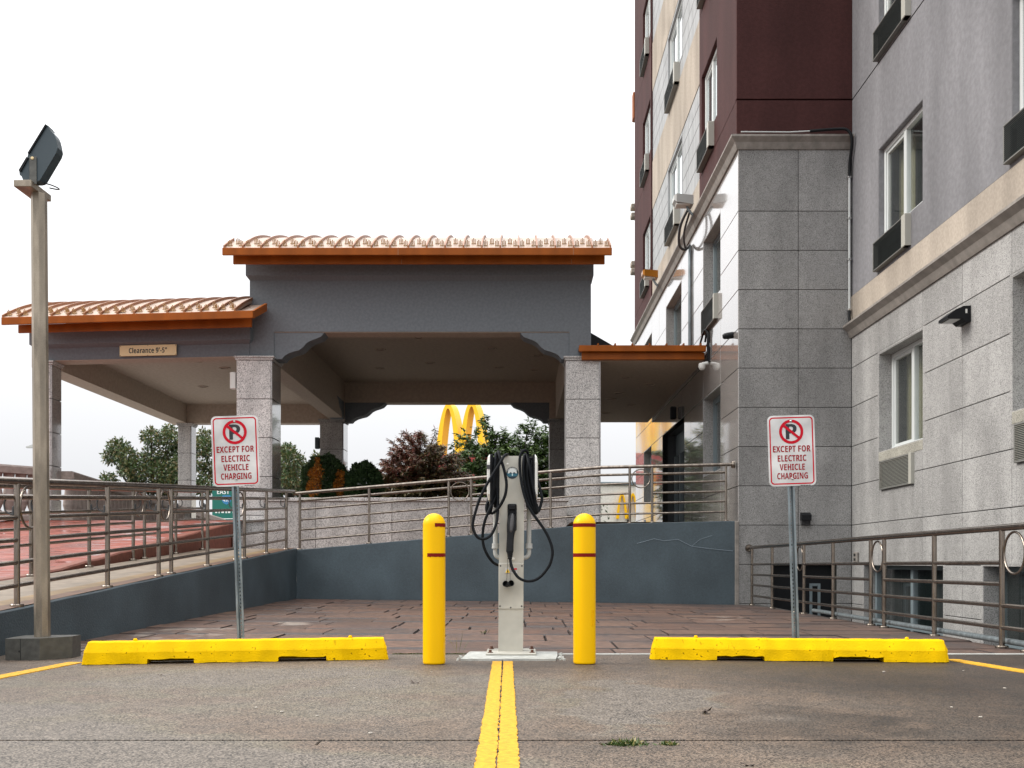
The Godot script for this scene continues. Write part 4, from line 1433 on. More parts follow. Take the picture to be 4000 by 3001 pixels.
# ------------------------------------------------------------------ beyond the canopy
func arch_band(b: MB, w: float, h: float, th0: float, th1: float, deep: float, sc: float) -> void:
	# one tall arch: outer width w, height h, legs of thickness th0 at the foot and th1 at the crown
	var cnt := 28
	var po := []; var pi_ := []
	for i in cnt + 1:
		var u := lerpf(-1.0, 1.0, float(i) / cnt)
		var k := pow(absf(u), 2.15)
		po.append(Vector2(u * w * 0.5, h * (1.0 - k)))
		var wi := w * 0.5 - th0
		pi_.append(Vector2(u * wi, (h - th1) * (1.0 - k)))
	for i in cnt:
		var a: Vector2 = po[i] * sc; var e: Vector2 = po[i + 1] * sc
		var f: Vector2 = pi_[i] * sc; var g: Vector2 = pi_[i + 1] * sc
		for z in [-deep * 0.5, deep * 0.5]:
			b.quad(Vector3(a.x, a.y, z), Vector3(e.x, e.y, z), Vector3(g.x, g.y, z), Vector3(f.x, f.y, z), Vector3(0, 0, signf(z)))
		var o := Vector3((a + e).x * 0.5, (a + e).y * 0.25 + 0.1, 0)
		b.quad(Vector3(a.x, a.y, -deep * 0.5), Vector3(e.x, e.y, -deep * 0.5), Vector3(e.x, e.y, deep * 0.5), Vector3(a.x, a.y, deep * 0.5), o)
		b.quad(Vector3(f.x, f.y, -deep * 0.5), Vector3(g.x, g.y, -deep * 0.5), Vector3(g.x, g.y, deep * 0.5), Vector3(f.x, f.y, deep * 0.5), -o)

func far_things() -> void:
	# tall double arch sign
	var t := thing("arch_sign", "tall yellow double arch sign standing behind the red-leaved tree", "sign", Vector3(-5.25, 0.0, -90.0))
	var turn := Transform3D(Basis(Vector3.UP, -0.5), Vector3.ZERO)
	for k in 2:
		var b := MB.new()
		b.xf = turn * Transform3D(Basis(), Vector3(-1.24 + 2.48 * k, 10.3, 0))
		arch_band(b, 2.76, 4.6, 0.62, 0.44, 1.0, 1.0)
		obj("arch", b, M.arch, t, true)
	for q in [[9.2, 10.3], [7.5, 8.7]]:
		var b := MB.new()
		b.xf = turn
		b.box(Vector3(0, (q[0] + q[1]) * 0.5, 0), Vector3(5.4, q[1] - q[0], 0.8), 0.05)
		obj("sign_board", b, M.redboard, t, true)
	var b := MB.new()
	b.lim(-0.5, 0.5, 0.0, 9.2, -0.3, 0.3, 0.02)
	obj("pylon", b, M.arch, t, true)

	# cream building with a small arch emblem at the right
	t = thing("cream_building", "low cream building with a grey roof edge seen past the hotel entrance", "building", Vector3(9, 0, -50))
	b = MB.new()
	b.lim(3.0, 22.0, -0.1, 4.42, 50.0, 60.0)
	obj("wall", b, M.offwhite, t)
	b = MB.new()
	b.lim(2.9, 22.1, 4.42, 4.6, 49.9, 60.1, 0.03)
	obj("roof_edge", b, M.roofgrey, t)
	b = MB.new()
	b.lim(2.99, 22.0, 2.3, 2.36, 49.97, 50.0)
	obj("wall_band", b, M.roofgrey, t)
	t = thing("wall_emblem", "small yellow arch emblem on the cream wall behind the entrance railing", "sign", Vector3(5.33, 2.75, -49.9))
	for k in 2:
		b = MB.new()
		b.xf = Transform3D(Basis(), Vector3(-0.27 + 0.54 * k, 0, 0))
		arch_band(b, 0.58, 1.28, 0.14, 0.12, 0.14, 1.0)
		obj("arch", b, M.arch, t, true)

	# green road sign
	t = thing("road_sign", "green highway sign with white lettering seen under the parking sign at left", "sign", Vector3(-10.0, 0, -34.0))
	b = MB.new()
	b.lim(-0.5, 0.62, 2.02, 3.25, -0.03, 0.03, 0.01)
	obj("panel", b, M.green, t, true)
	b = MB.new()
	b.lim(-0.47, 0.59, 2.05, 2.075, -0.036, -0.031)
	b.lim(-0.47, 0.59, 3.195, 3.22, -0.036, -0.031)
	obj("border", b, M.white, t, true)
	text("lettering", "EAST", 0.42, 0.16, Vector3(-0.12, 2.98, 0.036), M.white, t, true)
	b = MB.new()
	b.prism([Vector2(-0.14, 2.86), Vector2(0.12, 2.86), Vector2(0.16, 2.72), Vector2(0.1, 2.6), Vector2(-0.01, 2.54), Vector2(-0.12, 2.6), Vector2(-0.18, 2.72)], 0.031, 0.038)
	obj("shield", b, M.shield, t, true)
	text("lettering", "495", 0.24, 0.13, Vector3(-0.01, 2.71, 0.041), M.white, t, true)
	b = MB.new()
	for q in [[-0.36, 0.07], [-0.26, 0.04], [-0.14, 0.09], [-0.02, 0.05], [0.08, 0.08], [0.22, 0.05], [0.33, 0.1], [0.46, 0.06]]:
		b.box(Vector3(q[0], 2.29 + q[1] * 0.2, 0.034), Vector3(q[1], 0.1, 0.006), 0.002)
	obj("faded_lettering", b, M.white, t, true)
	b = MB.new()
	b.tube([Vector3(-0.3, 0, -0.07), Vector3(-0.3, 3.0, -0.07)], 0.04, 8)
	b.tube([Vector3(0.4, 0, -0.07), Vector3(0.4, 3.0, -0.07)], 0.04, 8)
	obj("post", b, M.galv, t, true)

	# street lamp whose head looks out beside the lamp post
	t = thing("street_lamp", "distant grey street lamp head left of the bronze lamp post", "street lamp", Vector3(-18.6, 0, -40))
	b = MB.new()
	b.tube(smooth([Vector3(0, 0, 0), Vector3(0, 4.6, 0), Vector3(-0.1, 5.1, 0), Vector3(-0.55, 5.24, 0), Vector3(-0.75, 5.24, 0)], 4), 0.045, 8)
	obj("pole", b, M.galv, t, true)
	b = MB.new()
	b.loft([[Vector3(-0.7, 5.2, -0.05), Vector3(-0.7, 5.28, -0.05), Vector3(-0.7, 5.28, 0.05), Vector3(-0.7, 5.2, 0.05)], [Vector3(-0.9, 5.16, -0.1), Vector3(-0.9, 5.3, -0.08), Vector3(-0.9, 5.3, 0.08), Vector3(-0.9, 5.16, 0.1)], [Vector3(-1.2, 5.16, -0.06), Vector3(-1.2, 5.21, -0.05), Vector3(-1.2, 5.21, 0.05), Vector3(-1.2, 5.16, 0.06)]])
	obj("lamp_head", b, M.conduit, t, true)

# ------------------------------------------------------------------ plants
# clump = [x, y, d, rx, ry, rz]; leaves spread through its outer shell
func crown(b: MB, clumps: Array, per: float, l: float, w: float, cols: Array, droop: float, shell := 0.45) -> void:
	for q in clumps:
		var cnt := int(per * q[3] * q[4] * 10.0)
		for i in cnt:
			var dir := Vector3(rng.randfn(), rng.randfn(), rng.randfn()).normalized()
			var r := lerpf(shell, 1.0, sqrt(rng.randf())) * rng.randf_range(0.82, 1.12)
			var p := Vector3(q[0] + dir.x * q[3] * r, q[1] + dir.y * q[4] * r, -q[2] + dir.z * q[5] * r)
			var al := (dir + Vector3(rng.randfn(), rng.randfn(), rng.randfn()) * 0.7 + Vector3(0, -droop, 0)).normalized()
			var sd := al.cross(Vector3(rng.randfn(), rng.randfn(), rng.randfn())).normalized()
			var cc: Color = cols[rng.randi() % cols.size()]
			var k := rng.randf_range(0.7, 1.25)
			b.col = Color(cc.r * k, cc.g * k, cc.b * k)
			var s := rng.randf_range(0.7, 1.3)
			b.leaf(p, al, sd, l * s, w * s)

# leaf sprays: a forking twig with leaves set along it, climbing from p
func spray(lb: MB, tb: MB, p: Vector3, dir: Vector3, l: float, leaf_l: float, leaf_w: float, cols: Array, droop: float, n: int) -> void:
	var pts := [p]
	var q := p
	var dd := dir
	for i in 6:
		dd = (dd + Vector3(rng.randfn(), rng.randfn() * 0.4, rng.randfn()) * 0.12 + Vector3(0, -droop * 0.12 * i / 6.0, 0)).normalized()
		q += dd * l / 6.0
		pts.append(q)
	tb.tube(pts, [0.008, 0.007, 0.006, 0.005, 0.004, 0.003, 0.002], 4, false, false)
	for i in n:
		var t := rng.randf_range(0.2, 1.0) * 6.0
		var k := mini(int(t), 5)
		var o: Vector3 = (pts[k] as Vector3).lerp(pts[k + 1], t - k)
		var al := (dd * 0.5 + Vector3(rng.randfn(), rng.randfn() * 0.5 - droop, rng.randfn())).normalized()
		var sd := al.cross(Vector3(rng.randfn() * 0.5, 1, rng.randfn() * 0.5)).normalized()
		var cc: Color = cols[rng.randi() % cols.size()]
		var m := rng.randf_range(0.65, 1.3)
		lb.col = Color(cc.r * m, cc.g * m, cc.b * m)
		var s := rng.randf_range(0.75, 1.25)
		lb.leaf(o, al, sd, leaf_l * s, leaf_w * s)

func limb(b: MB, pts: Array, r0: float, r1: float) -> void:
	var p := smooth(pts, 3)
	var r := []
	for i in p.size(): r.append(lerpf(r0, r1, float(i) / (p.size() - 1)))
	b.tube(p, r, 7, false, false)

func plants() -> void:
	rng.seed = 300
	var green := [Color(0.075, 0.12, 0.045), Color(0.095, 0.14, 0.05), Color(0.06, 0.1, 0.045), Color(0.13, 0.135, 0.05), Color(0.17, 0.135, 0.055)]
	var px := 45.0 / 2156.8
	var sets := [
		["tall_tree", "tall olive green street tree behind the left rear canopy column", [[240, 985, 20], [262, 968, 22], [288, 990, 24], [262, 1012, 18], [250, 1040, 18], [305, 1015, 30], [335, 945, 22], [352, 925, 16], [362, 950, 24], [332, 985, 26], [372, 985, 30], [398, 955, 22], [432, 938, 18], [440, 968, 26], [412, 1005, 30], [352, 1025, 32], [300, 1048, 24], [395, 1045, 30], [452, 1010, 24], [446, 1050, 28], [232, 1058, 14], [340, 1065, 30], [270, 1065, 22]], [330, 1110]],
		["street_tree", "dense green street tree between the left canopy columns behind the parking sign", [[606, 985, 20], [628, 975, 16], [640, 1000, 26], [612, 1020, 26], [662, 1018, 24], [684, 988, 14], [640, 1040, 28], [676, 1045, 22], [606, 1055, 22], [580, 1010, 24], [650, 1065, 24]], [635, 1110]],
	]
	for s in sets:
		var t := thing(s[0], s[1], "tree", Vector3((s[3][0] - 1124.8) * px, -0.1, -45.0))
		var cl := []
		for q in s[2]:
			cl.append([(q[0] - 1124.8) * px, 0.593 + (1213.9 - q[1]) * px, 45.0 + rng.randf_range(-0.8, 0.8), q[2] * px * 1.02, q[2] * px * 0.86, q[2] * px])
		var b := MB.new()
		var base := Vector3((s[3][0] - 1124.8) * px, -0.1, -45.0)
		limb(b, [base, base + Vector3(0.1, 1.6, 0), base + Vector3(-0.05, 3.2, 0)], 0.22, 0.14)
		for q in cl:
			limb(b, [base + Vector3(0, rng.randf_range(2.0, 3.2), 0), (base + Vector3(q[0], q[1], -q[2]) + Vector3(0, 2.4, 0)) * 0.5, Vector3(q[0], q[1], -q[2])], 0.08, 0.02)
		obj("trunk", b, M.bark, t)
		b = MB.new()
		crown(b, cl, 330.0, 0.16, 0.066, green, 0.3, 0.1)
		obj("crown", b, M.leaf, t)
	# distant low tree line far beyond the balustrade and the sign
	for s in [["low_tree", "olive low tree beyond the sloping end of the stone balustrade", [[-15.5, 1.6, 60.0, 2.2, 1.6, 2.0], [-13.0, 1.3, 60.0, 2.6, 1.5, 2.0]], -14.5, 60.0], ["low_tree", "dark green low tree behind the green highway sign", [[-12.6, 1.2, 48.0, 1.6, 1.7, 1.5], [-10.6, 1.0, 48.0, 1.9, 1.6, 1.5], [-8.6, 1.2, 48.0, 1.6, 1.5, 1.5]], -10.6, 48.0]]:
		var t := thing(s[0], s[1], "tree", Vector3(s[3], -0.1, -s[4]))
		var b := MB.new()
		limb(b, [Vector3(s[3], -0.1, -s[4]), Vector3(s[3] + 0.1, 0.6, -s[4]), Vector3(s[3], 1.4, -s[4])], 0.14, 0.06)
		obj("trunk", b, M.bark, t)
		b = MB.new()
		crown(b, s[2], 60.0, 0.2, 0.1, green, 0.2, 0.2)
		obj("crown", b, M.leaf, t)

	# clipped round shrubs
	var box := [Color(0.055, 0.105, 0.04), Color(0.08, 0.14, 0.05), Color(0.04, 0.08, 0.03)]
	for s in [["round_shrub", "large clipped round shrub with a dead orange patch in front of the rear column", -4.38, 2.42, 22.4, 0.52, 0.56], ["round_shrub", "smaller plain dark green clipped round shrub beside the orange-patched one", -3.48, 2.3, 22.2, 0.41, 0.5]]:
		var t := thing(s[0], s[1], "shrub", Vector3(s[2], 1.5, -s[4]))
		var b := MB.new()
		limb(b, [Vector3(s[2], 1.4, -s[4]), Vector3(s[2], 1.8, -s[4]), Vector3(s[2], 2.2, -s[4])], 0.05, 0.03)
		obj("stem", b, M.bark, t)
		b = MB.new()
		var dead := s[5] > 0.5 as bool
		for i in 14000:
			var dir := Vector3(rng.randfn(), rng.randfn(), rng.randfn()).normalized()
			var r := rng.randf_range(0.84, 1.0) * (1.0 + 0.05 * sin(dir.x * 9.0 + dir.y * 7.0) + 0.04 * sin(dir.z * 13.0 - dir.y * 11.0)) * (1.06 if rng.randf() < 0.06 else 1.0)
			if rng.randf() < 0.2: r = rng.randf_range(0.5, 0.9)
			var p := Vector3(s[2] + dir.x * s[5] * r, s[3] + dir.y * s[6] * r, -s[4] + dir.z * s[5] * r)
			if p.y < 1.5: continue
			var lx: float = (p.x - s[2]) / s[5]
			var ly: float = (p.y - s[3]) / s[6]
			var cc: Color = box[rng.randi() % 3]
			if dead:
				var wob := 0.16 * sin(p.y * 19.0) + 0.1 * sin(p.x * 31.0 + p.y * 11.0)
				if dir.z > -0.2 and (Vector2((lx + 0.28 - ly * 0.14) / 0.34, (ly + 0.05) / 0.8).length() + wob < 0.95 or Vector2((lx - 0.72) / 0.28, (ly + 0.2) / 0.55).length() + wob < 0.9):
					cc = [Color(0.7, 0.27, 0.035), Color(0.8, 0.36, 0.08), Color(0.4, 0.13, 0.02)][rng.randi() % 3]
			var k := rng.randf_range(0.7, 1.35)
			b.col = Color(cc.r * k, cc.g * k, cc.b * k)
			var al := (dir + Vector3(rng.randfn(), rng.randfn(), rng.randfn()) * 0.8).normalized()
			b.leaf(p, al, al.cross(Vector3(rng.randfn(), rng.randfn(), rng.randfn())).normalized(), 0.055, 0.034)
		obj("crown", b, M.leaf, t)

	# red laceleaf tree: arching sprays with narrow hanging leaves
	var mc := [Color(0.115, 0.06, 0.032), Color(0.14, 0.08, 0.036), Color(0.12, 0.1, 0.036), Color(0.17, 0.125, 0.042), Color(0.19, 0.05, 0.03), Color(0.08, 0.08, 0.034)]
	var t := thing("red_lace_tree", "dark red and brown feathery dome-shaped tree beneath the yellow arches", "tree", Vector3(-2.65, 1.45, -27.0))
	var lb := MB.new()
	var tb := MB.new()
	limb(tb, [Vector3(-2.65, 1.3, -27.0), Vector3(-2.6, 2.0, -27.0), Vector3(-2.75, 2.6, -27.0)], 0.1, 0.05)
	crown(lb, [[-2.67, 2.5, 27.0, 0.95, 1.25, 0.85], [-2.2, 2.2, 27.0, 0.8, 0.9, 0.8], [-3.1, 2.2, 27.0, 0.7, 0.9, 0.7]], 260.0, 0.13, 0.035, [mc[0], mc[5], mc[2]], 0.5, 0.1)
	for i in 700:
		var an := rng.randf() * TAU
		var el := asin(rng.randf_range(-0.1, 1.0))
		var dir := Vector3(cos(an) * cos(el), sin(el), sin(an) * cos(el))
		var r := rng.randf_range(0.35, 0.97)
		var p := Vector3(-2.67 + dir.x * 1.18 * r, 2.45 + dir.y * 1.6 * r, -27.0 + dir.z * 1.05 * r)
		var cs := mc
		if dir.y > 0.35 and dir.x < 0.0: cs = [mc[0], mc[1], mc[4], mc[4]]
		elif dir.y < 0.2: cs = [mc[2], mc[3], mc[5], mc[1]]
		spray(lb, tb, p, (dir * 0.7 + Vector3(dir.x * 0.8, 0.1, dir.z * 0.6)).normalized(), 0.3, 0.13, 0.028, cs, 0.7, 44)
	for i in 60:
		limb(tb, [Vector3(-2.65, 2.4, -27.0), Vector3(-2.65 + rng.randf_range(-0.6, 0.6), 3.0, -27.0 + rng.randf_range(-0.5, 0.5)), Vector3(-2.65 + rng.randf_range(-1.0, 1.0), rng.randf_range(2.7, 3.7), -27.0 + rng.randf_range(-0.8, 0.8))], 0.016, 0.005)
	obj("trunk", tb, M.bark, t)
	obj("crown", lb, M.leaf, t)

	# green tree of rising sprays with hanging pointed leaves
	var gc := [Color(0.055, 0.1, 0.026), Color(0.07, 0.125, 0.032), Color(0.04, 0.075, 0.022), Color(0.1, 0.155, 0.04)]
	t = thing("green_leafy_tree", "green tree with rising leafy shoots and hanging pointed leaves behind the charger", "tree", Vector3(0.0, 1.45, -29.8))
	lb = MB.new()
	tb = MB.new()
	limb(tb, [Vector3(0.0, 1.3, -29.8), Vector3(0.02, 2.2, -29.8), Vector3(-0.1, 3.0, -29.8)], 0.1, 0.05)
	var tips := [[-2.0, 4.2], [-1.7, 4.45], [-1.4, 4.7], [-1.17, 5.0], [-1.0, 4.65], [-0.78, 4.4], [-0.55, 4.6], [-0.26, 4.4], [-0.1, 4.55], [0.18, 4.7], [0.36, 4.9], [0.55, 4.55], [0.72, 4.7], [0.8, 4.3], [1.1, 4.6], [1.5, 4.3], [1.9, 4.5], [-0.4, 4.1], [-1.4, 4.1], [0.4, 4.05], [0.0, 4.0]]
	for q in tips:
		var e := Vector3(q[0], q[1], -29.8 + rng.randf_range(-0.6, 0.4))
		var m := Vector3(lerpf(-0.1, q[0], 0.65), 3.5, e.z)
		limb(tb, [Vector3(0.0, 2.8, -29.8), m, e - Vector3(0, 0.25, 0)], 0.03, 0.008)
		for k in 9:
			var o := m.lerp(e, rng.randf_range(0.1, 0.8))
			spray(lb, tb, o, ((e - m).normalized() + Vector3(rng.randfn(), 0, rng.randfn()) * 0.45).normalized(), 0.4, 0.165, 0.06, gc, 0.7, 18)
		spray(lb, tb, e - Vector3(0, 0.4, 0), Vector3(rng.randfn() * 0.15, 1, rng.randfn() * 0.15).normalized(), 0.44, 0.165, 0.058, gc, 0.6, 26)
	crown(lb, [[-0.9, 2.6, 30.2, 1.1, 1.1, 0.6], [0.3, 2.7, 30.2, 1.2, 1.2, 0.6], [1.4, 2.6, 30.2, 0.9, 1.1, 0.6]], 130.0, 0.16, 0.06, gc, 0.5, 0.1)
	for i in 620:
		var p := Vector3(rng.randf_range(-1.95, 2.1), rng.randf_range(1.7, 3.95), -29.8 + rng.randf_range(-0.9, 0.8))
		if p.x < -1.4 and p.y > 3.6: continue
		spray(lb, tb, p, Vector3(rng.randfn(), 0.8, rng.randfn()).normalized(), 0.4, 0.165, 0.062, gc, 0.7, 26)
	obj("trunk", tb, M.bark, t)
	obj("crown", lb, M.leaf, t)

	# dark hedge at the foot of the planting
	var b := MB.new()
	var hc := []
	for i in 14: hc.append([-4.0 + i * 0.45, 1.8, 26.0, 0.45, 0.42, 0.35])
	crown(b, hc, 130.0, 0.07, 0.035, box, 0.1, 0.3)
	t = thing("low_hedge", "low dark hedge at the foot of the trees behind the planter wall", "hedge", Vector3(-1.1, 1.5, -26.0))
	obj("crown", b, M.leaf, t)
	b = MB.new()
	for i in 14: limb(b, [Vector3(-4.0 + i * 0.45, 1.2, -26.0), Vector3(-3.98 + i * 0.45, 1.6, -26.0), Vector3(-4.0 + i * 0.45, 1.85, -26.0)], 0.02, 0.01)
	obj("stem", b, M.bark, t)
	b = MB.new()
	crown(b, [[-9.2, 1.2, 33.0, 0.5, 0.5, 0.4], [-8.6, 1.0, 33.0, 0.5, 0.4, 0.4]], 90.0, 0.12, 0.06, [Color(0.25, 0.23, 0.03), Color(0.16, 0.18, 0.03)], 0.1, 0.2)
	t = thing("yellow_shrub", "yellow-green shrub low beyond the end of the stone balustrade", "shrub", Vector3(-8.9, 0.0, -33.0))
	obj("crown", b, M.leaf, t)
	b = MB.new()
	limb(b, [Vector3(-8.9, -0.1, -33), Vector3(-8.9, 0.5, -33), Vector3(-8.9, 1.0, -33)], 0.04, 0.02)
	obj("stem", b, M.bark, t)

# ------------------------------------------------------------------ things on the parking lot
func wheel_stop(label: String, a: Vector3, e: Vector3, slots: Array, seed_: int, lean: float) -> void:
	rng.seed = seed_
	var l := a.distance_to(e)
	var t := thing("wheel_stop", label, "wheel stop", a, "yellow wheel stops")
	t.rotation.y = atan2(-(e.z - a.z), e.x - a.x)
	var st := []
	var s := 0.0
	while s < l: st.append(s); s += 0.035
	st.append(l)
	for q in slots: st.append_array([q[0] - 0.001, q[0] + 0.001, q[1] - 0.001, q[1] + 0.001])
	st.append_array([0.012, 0.03, l - 0.012, l - 0.03])
	st.sort()
	var rings := []
	var chip_at := [rng.randf_range(0.1, 0.3) * l, rng.randf_range(0.5, 0.9) * l]
	for x in st:
		var low := 0.0
		for q in slots:
			if x > q[0] and x < q[1]: low = 0.026 + rng.randf_range(-0.004, 0.004)
		low += rng.randf_range(0.0, 0.004)
		var endk := minf(x, l - x)
		var sh := lerpf(lean, 0.0, clampf(endk / 0.03, 0, 1))
		# ends slope: the top is shorter than the foot
		var tx := clampf(x, 0.028, l - 0.028)
		var mx := clampf(x, 0.012, l - 0.012)
		var j := rng.randf_range(-0.0012, 0.0012)
		var kb := 0.0
		for c in chip_at:
			if absf(x - c) < 0.04: kb = 0.008
		rings.append([Vector3(x, low, 0.082 - sh - kb * (1 if low < 0.01 else 0)), Vector3(mx, 0.068 + j, 0.078 - sh), Vector3(mx, 0.078 + j, 0.074 - sh), Vector3(tx, 0.124 + j, 0.052 - sh), Vector3(tx, 0.129 + j, 0.044 - sh), Vector3(tx, 0.129 + j, -0.044 + sh), Vector3(tx, 0.124, -0.052 + sh), Vector3(mx, 0.073, -0.075 + sh), Vector3(x, 0.0, -0.08 + sh)])
	var b := MB.new()
	b.loft(rings)
	obj("block", b, M.stop, t, true)
	for x in [l * 0.16, l * 0.87]:
		b = MB.new()
		b.lathe([Vector2(0, 0.145), Vector2(0.009, 0.143), Vector2(0.012, 0.136), Vector2(0.013, 0.128), Vector2(0.02, 0.1285), Vector2(0.021, 0.125)], 10, Vector3(x, 0, rng.randf_range(-0.01, 0.01)))
		obj("anchor_pin", b, M.stop, t, true)

func wheel_stops() -> void:
	wheel_stop("long yellow concrete wheel stop left of the charger, undercut by two ragged slots", Vector3(-2.535, 0.001, -5.8), Vector3(-0.815, 0.001, -6.13), [[0.36, 0.62], [1.1, 1.38]], 31, 0.012)
	wheel_stop("yellow concrete wheel stop right of the charger with chipped paint and a broken right end", Vector3(0.79, 0.001, -6.12), Vector3(2.53, 0.001, -5.93), [[0.4, 0.68], [1.08, 1.37]], 32, 0.03)

func bollards() -> void:
	for k in 2:
		var x: float = [-0.503, 0.371][k]
		var d: float = [5.80, 5.81][k]
		var t := thing("bollard", ["yellow bollard left of the charger with torn partial dark red bands", "yellow bollard right of the charger with two whole dark red bands"][k], "bollard", Vector3(x, 0, -d), "yellow bollards beside the charger")
		var r := 0.0655
		var prof := []
		for i in 13:
			var a := PI / 2 - i * PI / 24.0
			prof.append(Vector2(r * cos(a), 0.81 + 0.0655 * sin(a)))
		prof[0].x = 0.0
		prof.append_array([Vector2(r, 0.4), Vector2(r, 0.012), Vector2(r - 0.003, 0.004)])
		var b := MB.new()
		b.lathe(prof, 40)
		obj("sleeve", b, M.yellow, t, true)
		b = MB.new()
		b.lathe([Vector2(0.0, 0.006), Vector2(0.058, 0.006), Vector2(0.058, -0.02)], 20)
		obj("pipe", b, M.dark_gap, t, true)
		rng.seed = 8 + k
		for y in [0.795, 0.622]:
			b = MB.new()
			var a0 := 0.0; var a1 := TAU
			if k == 0:
				a0 = -0.75 if y > 0.7 else -0.72
				a0 = PI / 2 - 0.15 if y > 0.7 else PI / 2 + 0.55
				a1 = a0 - 2.3
			var cnt := 44
			for i in cnt:
				var u0 := lerpf(a0, a1, float(i) / cnt); var u1 := lerpf(a0, a1, float(i + 1) / cnt)
				var y0: float = y + 0.0 + (rng.randf_range(-0.002, 0.002) if k == 0 else 0.0)
				var d0 := Vector3(cos(u0), 0, sin(u0)) * (r + 0.0008)
				var d1 := Vector3(cos(u1), 0, sin(u1)) * (r + 0.0008)
				var lo := Vector3(0, y0, 0); var hi := Vector3(0, y + 0.021, 0)
				b.tri(d0 + lo, d1 + lo, d1 + hi, d0, d1, d1)
				b.tri(d0 + lo, d1 + hi, d0 + hi, d0, d1, d0)
			if k == 0:
				for i in 4:
					var u0 := PI - 0.25 + i * 0.09; var u1 := u0 + 0.09
					var d0 := Vector3(cos(u0), 0, sin(u0)) * (r + 0.0008); var d1 := Vector3(cos(u1), 0, sin(u1)) * (r + 0.0008)
					b.tri(d0 + Vector3(0, y, 0), d1 + Vector3(0, y, 0), d1 + Vector3(0, y + 0.018, 0), d0, d1, d1)
					b.tri(d0 + Vector3(0, y, 0), d1 + Vector3(0, y + 0.018, 0), d0 + Vector3(0, y + 0.015, 0), d0, d1, d0)
			obj("reflective_band", b, M.red, t, true)
		if k == 1:
			# small raised maker's plate with unreadable relief
			b = MB.new()
			for q in [[-0.045, 0.0], [0.045, 0.0]]:
				b.box(Vector3(0, q[0], 0), Vector3(0.017, 0.002, 0.003))
			b.box(Vector3(-0.008, 0, 0), Vector3(0.0015, 0.09, 0.003))
			b.box(Vector3(0.008, 0, 0), Vector3(0.0015, 0.09, 0.003))
			for i in 7:
				b.box(Vector3(0, -0.036 + i * 0.012, 0), Vector3(0.008, 0.007, 0.003), 0.001)
			var o := obj("raised_plate", b, M.yellow, t, true)
			o.position = Vector3(sin(0.75), 0, cos(0.75)) * 0.0655 + Vector3(0, 0.27, 0)
			o.rotation.y = 0.75

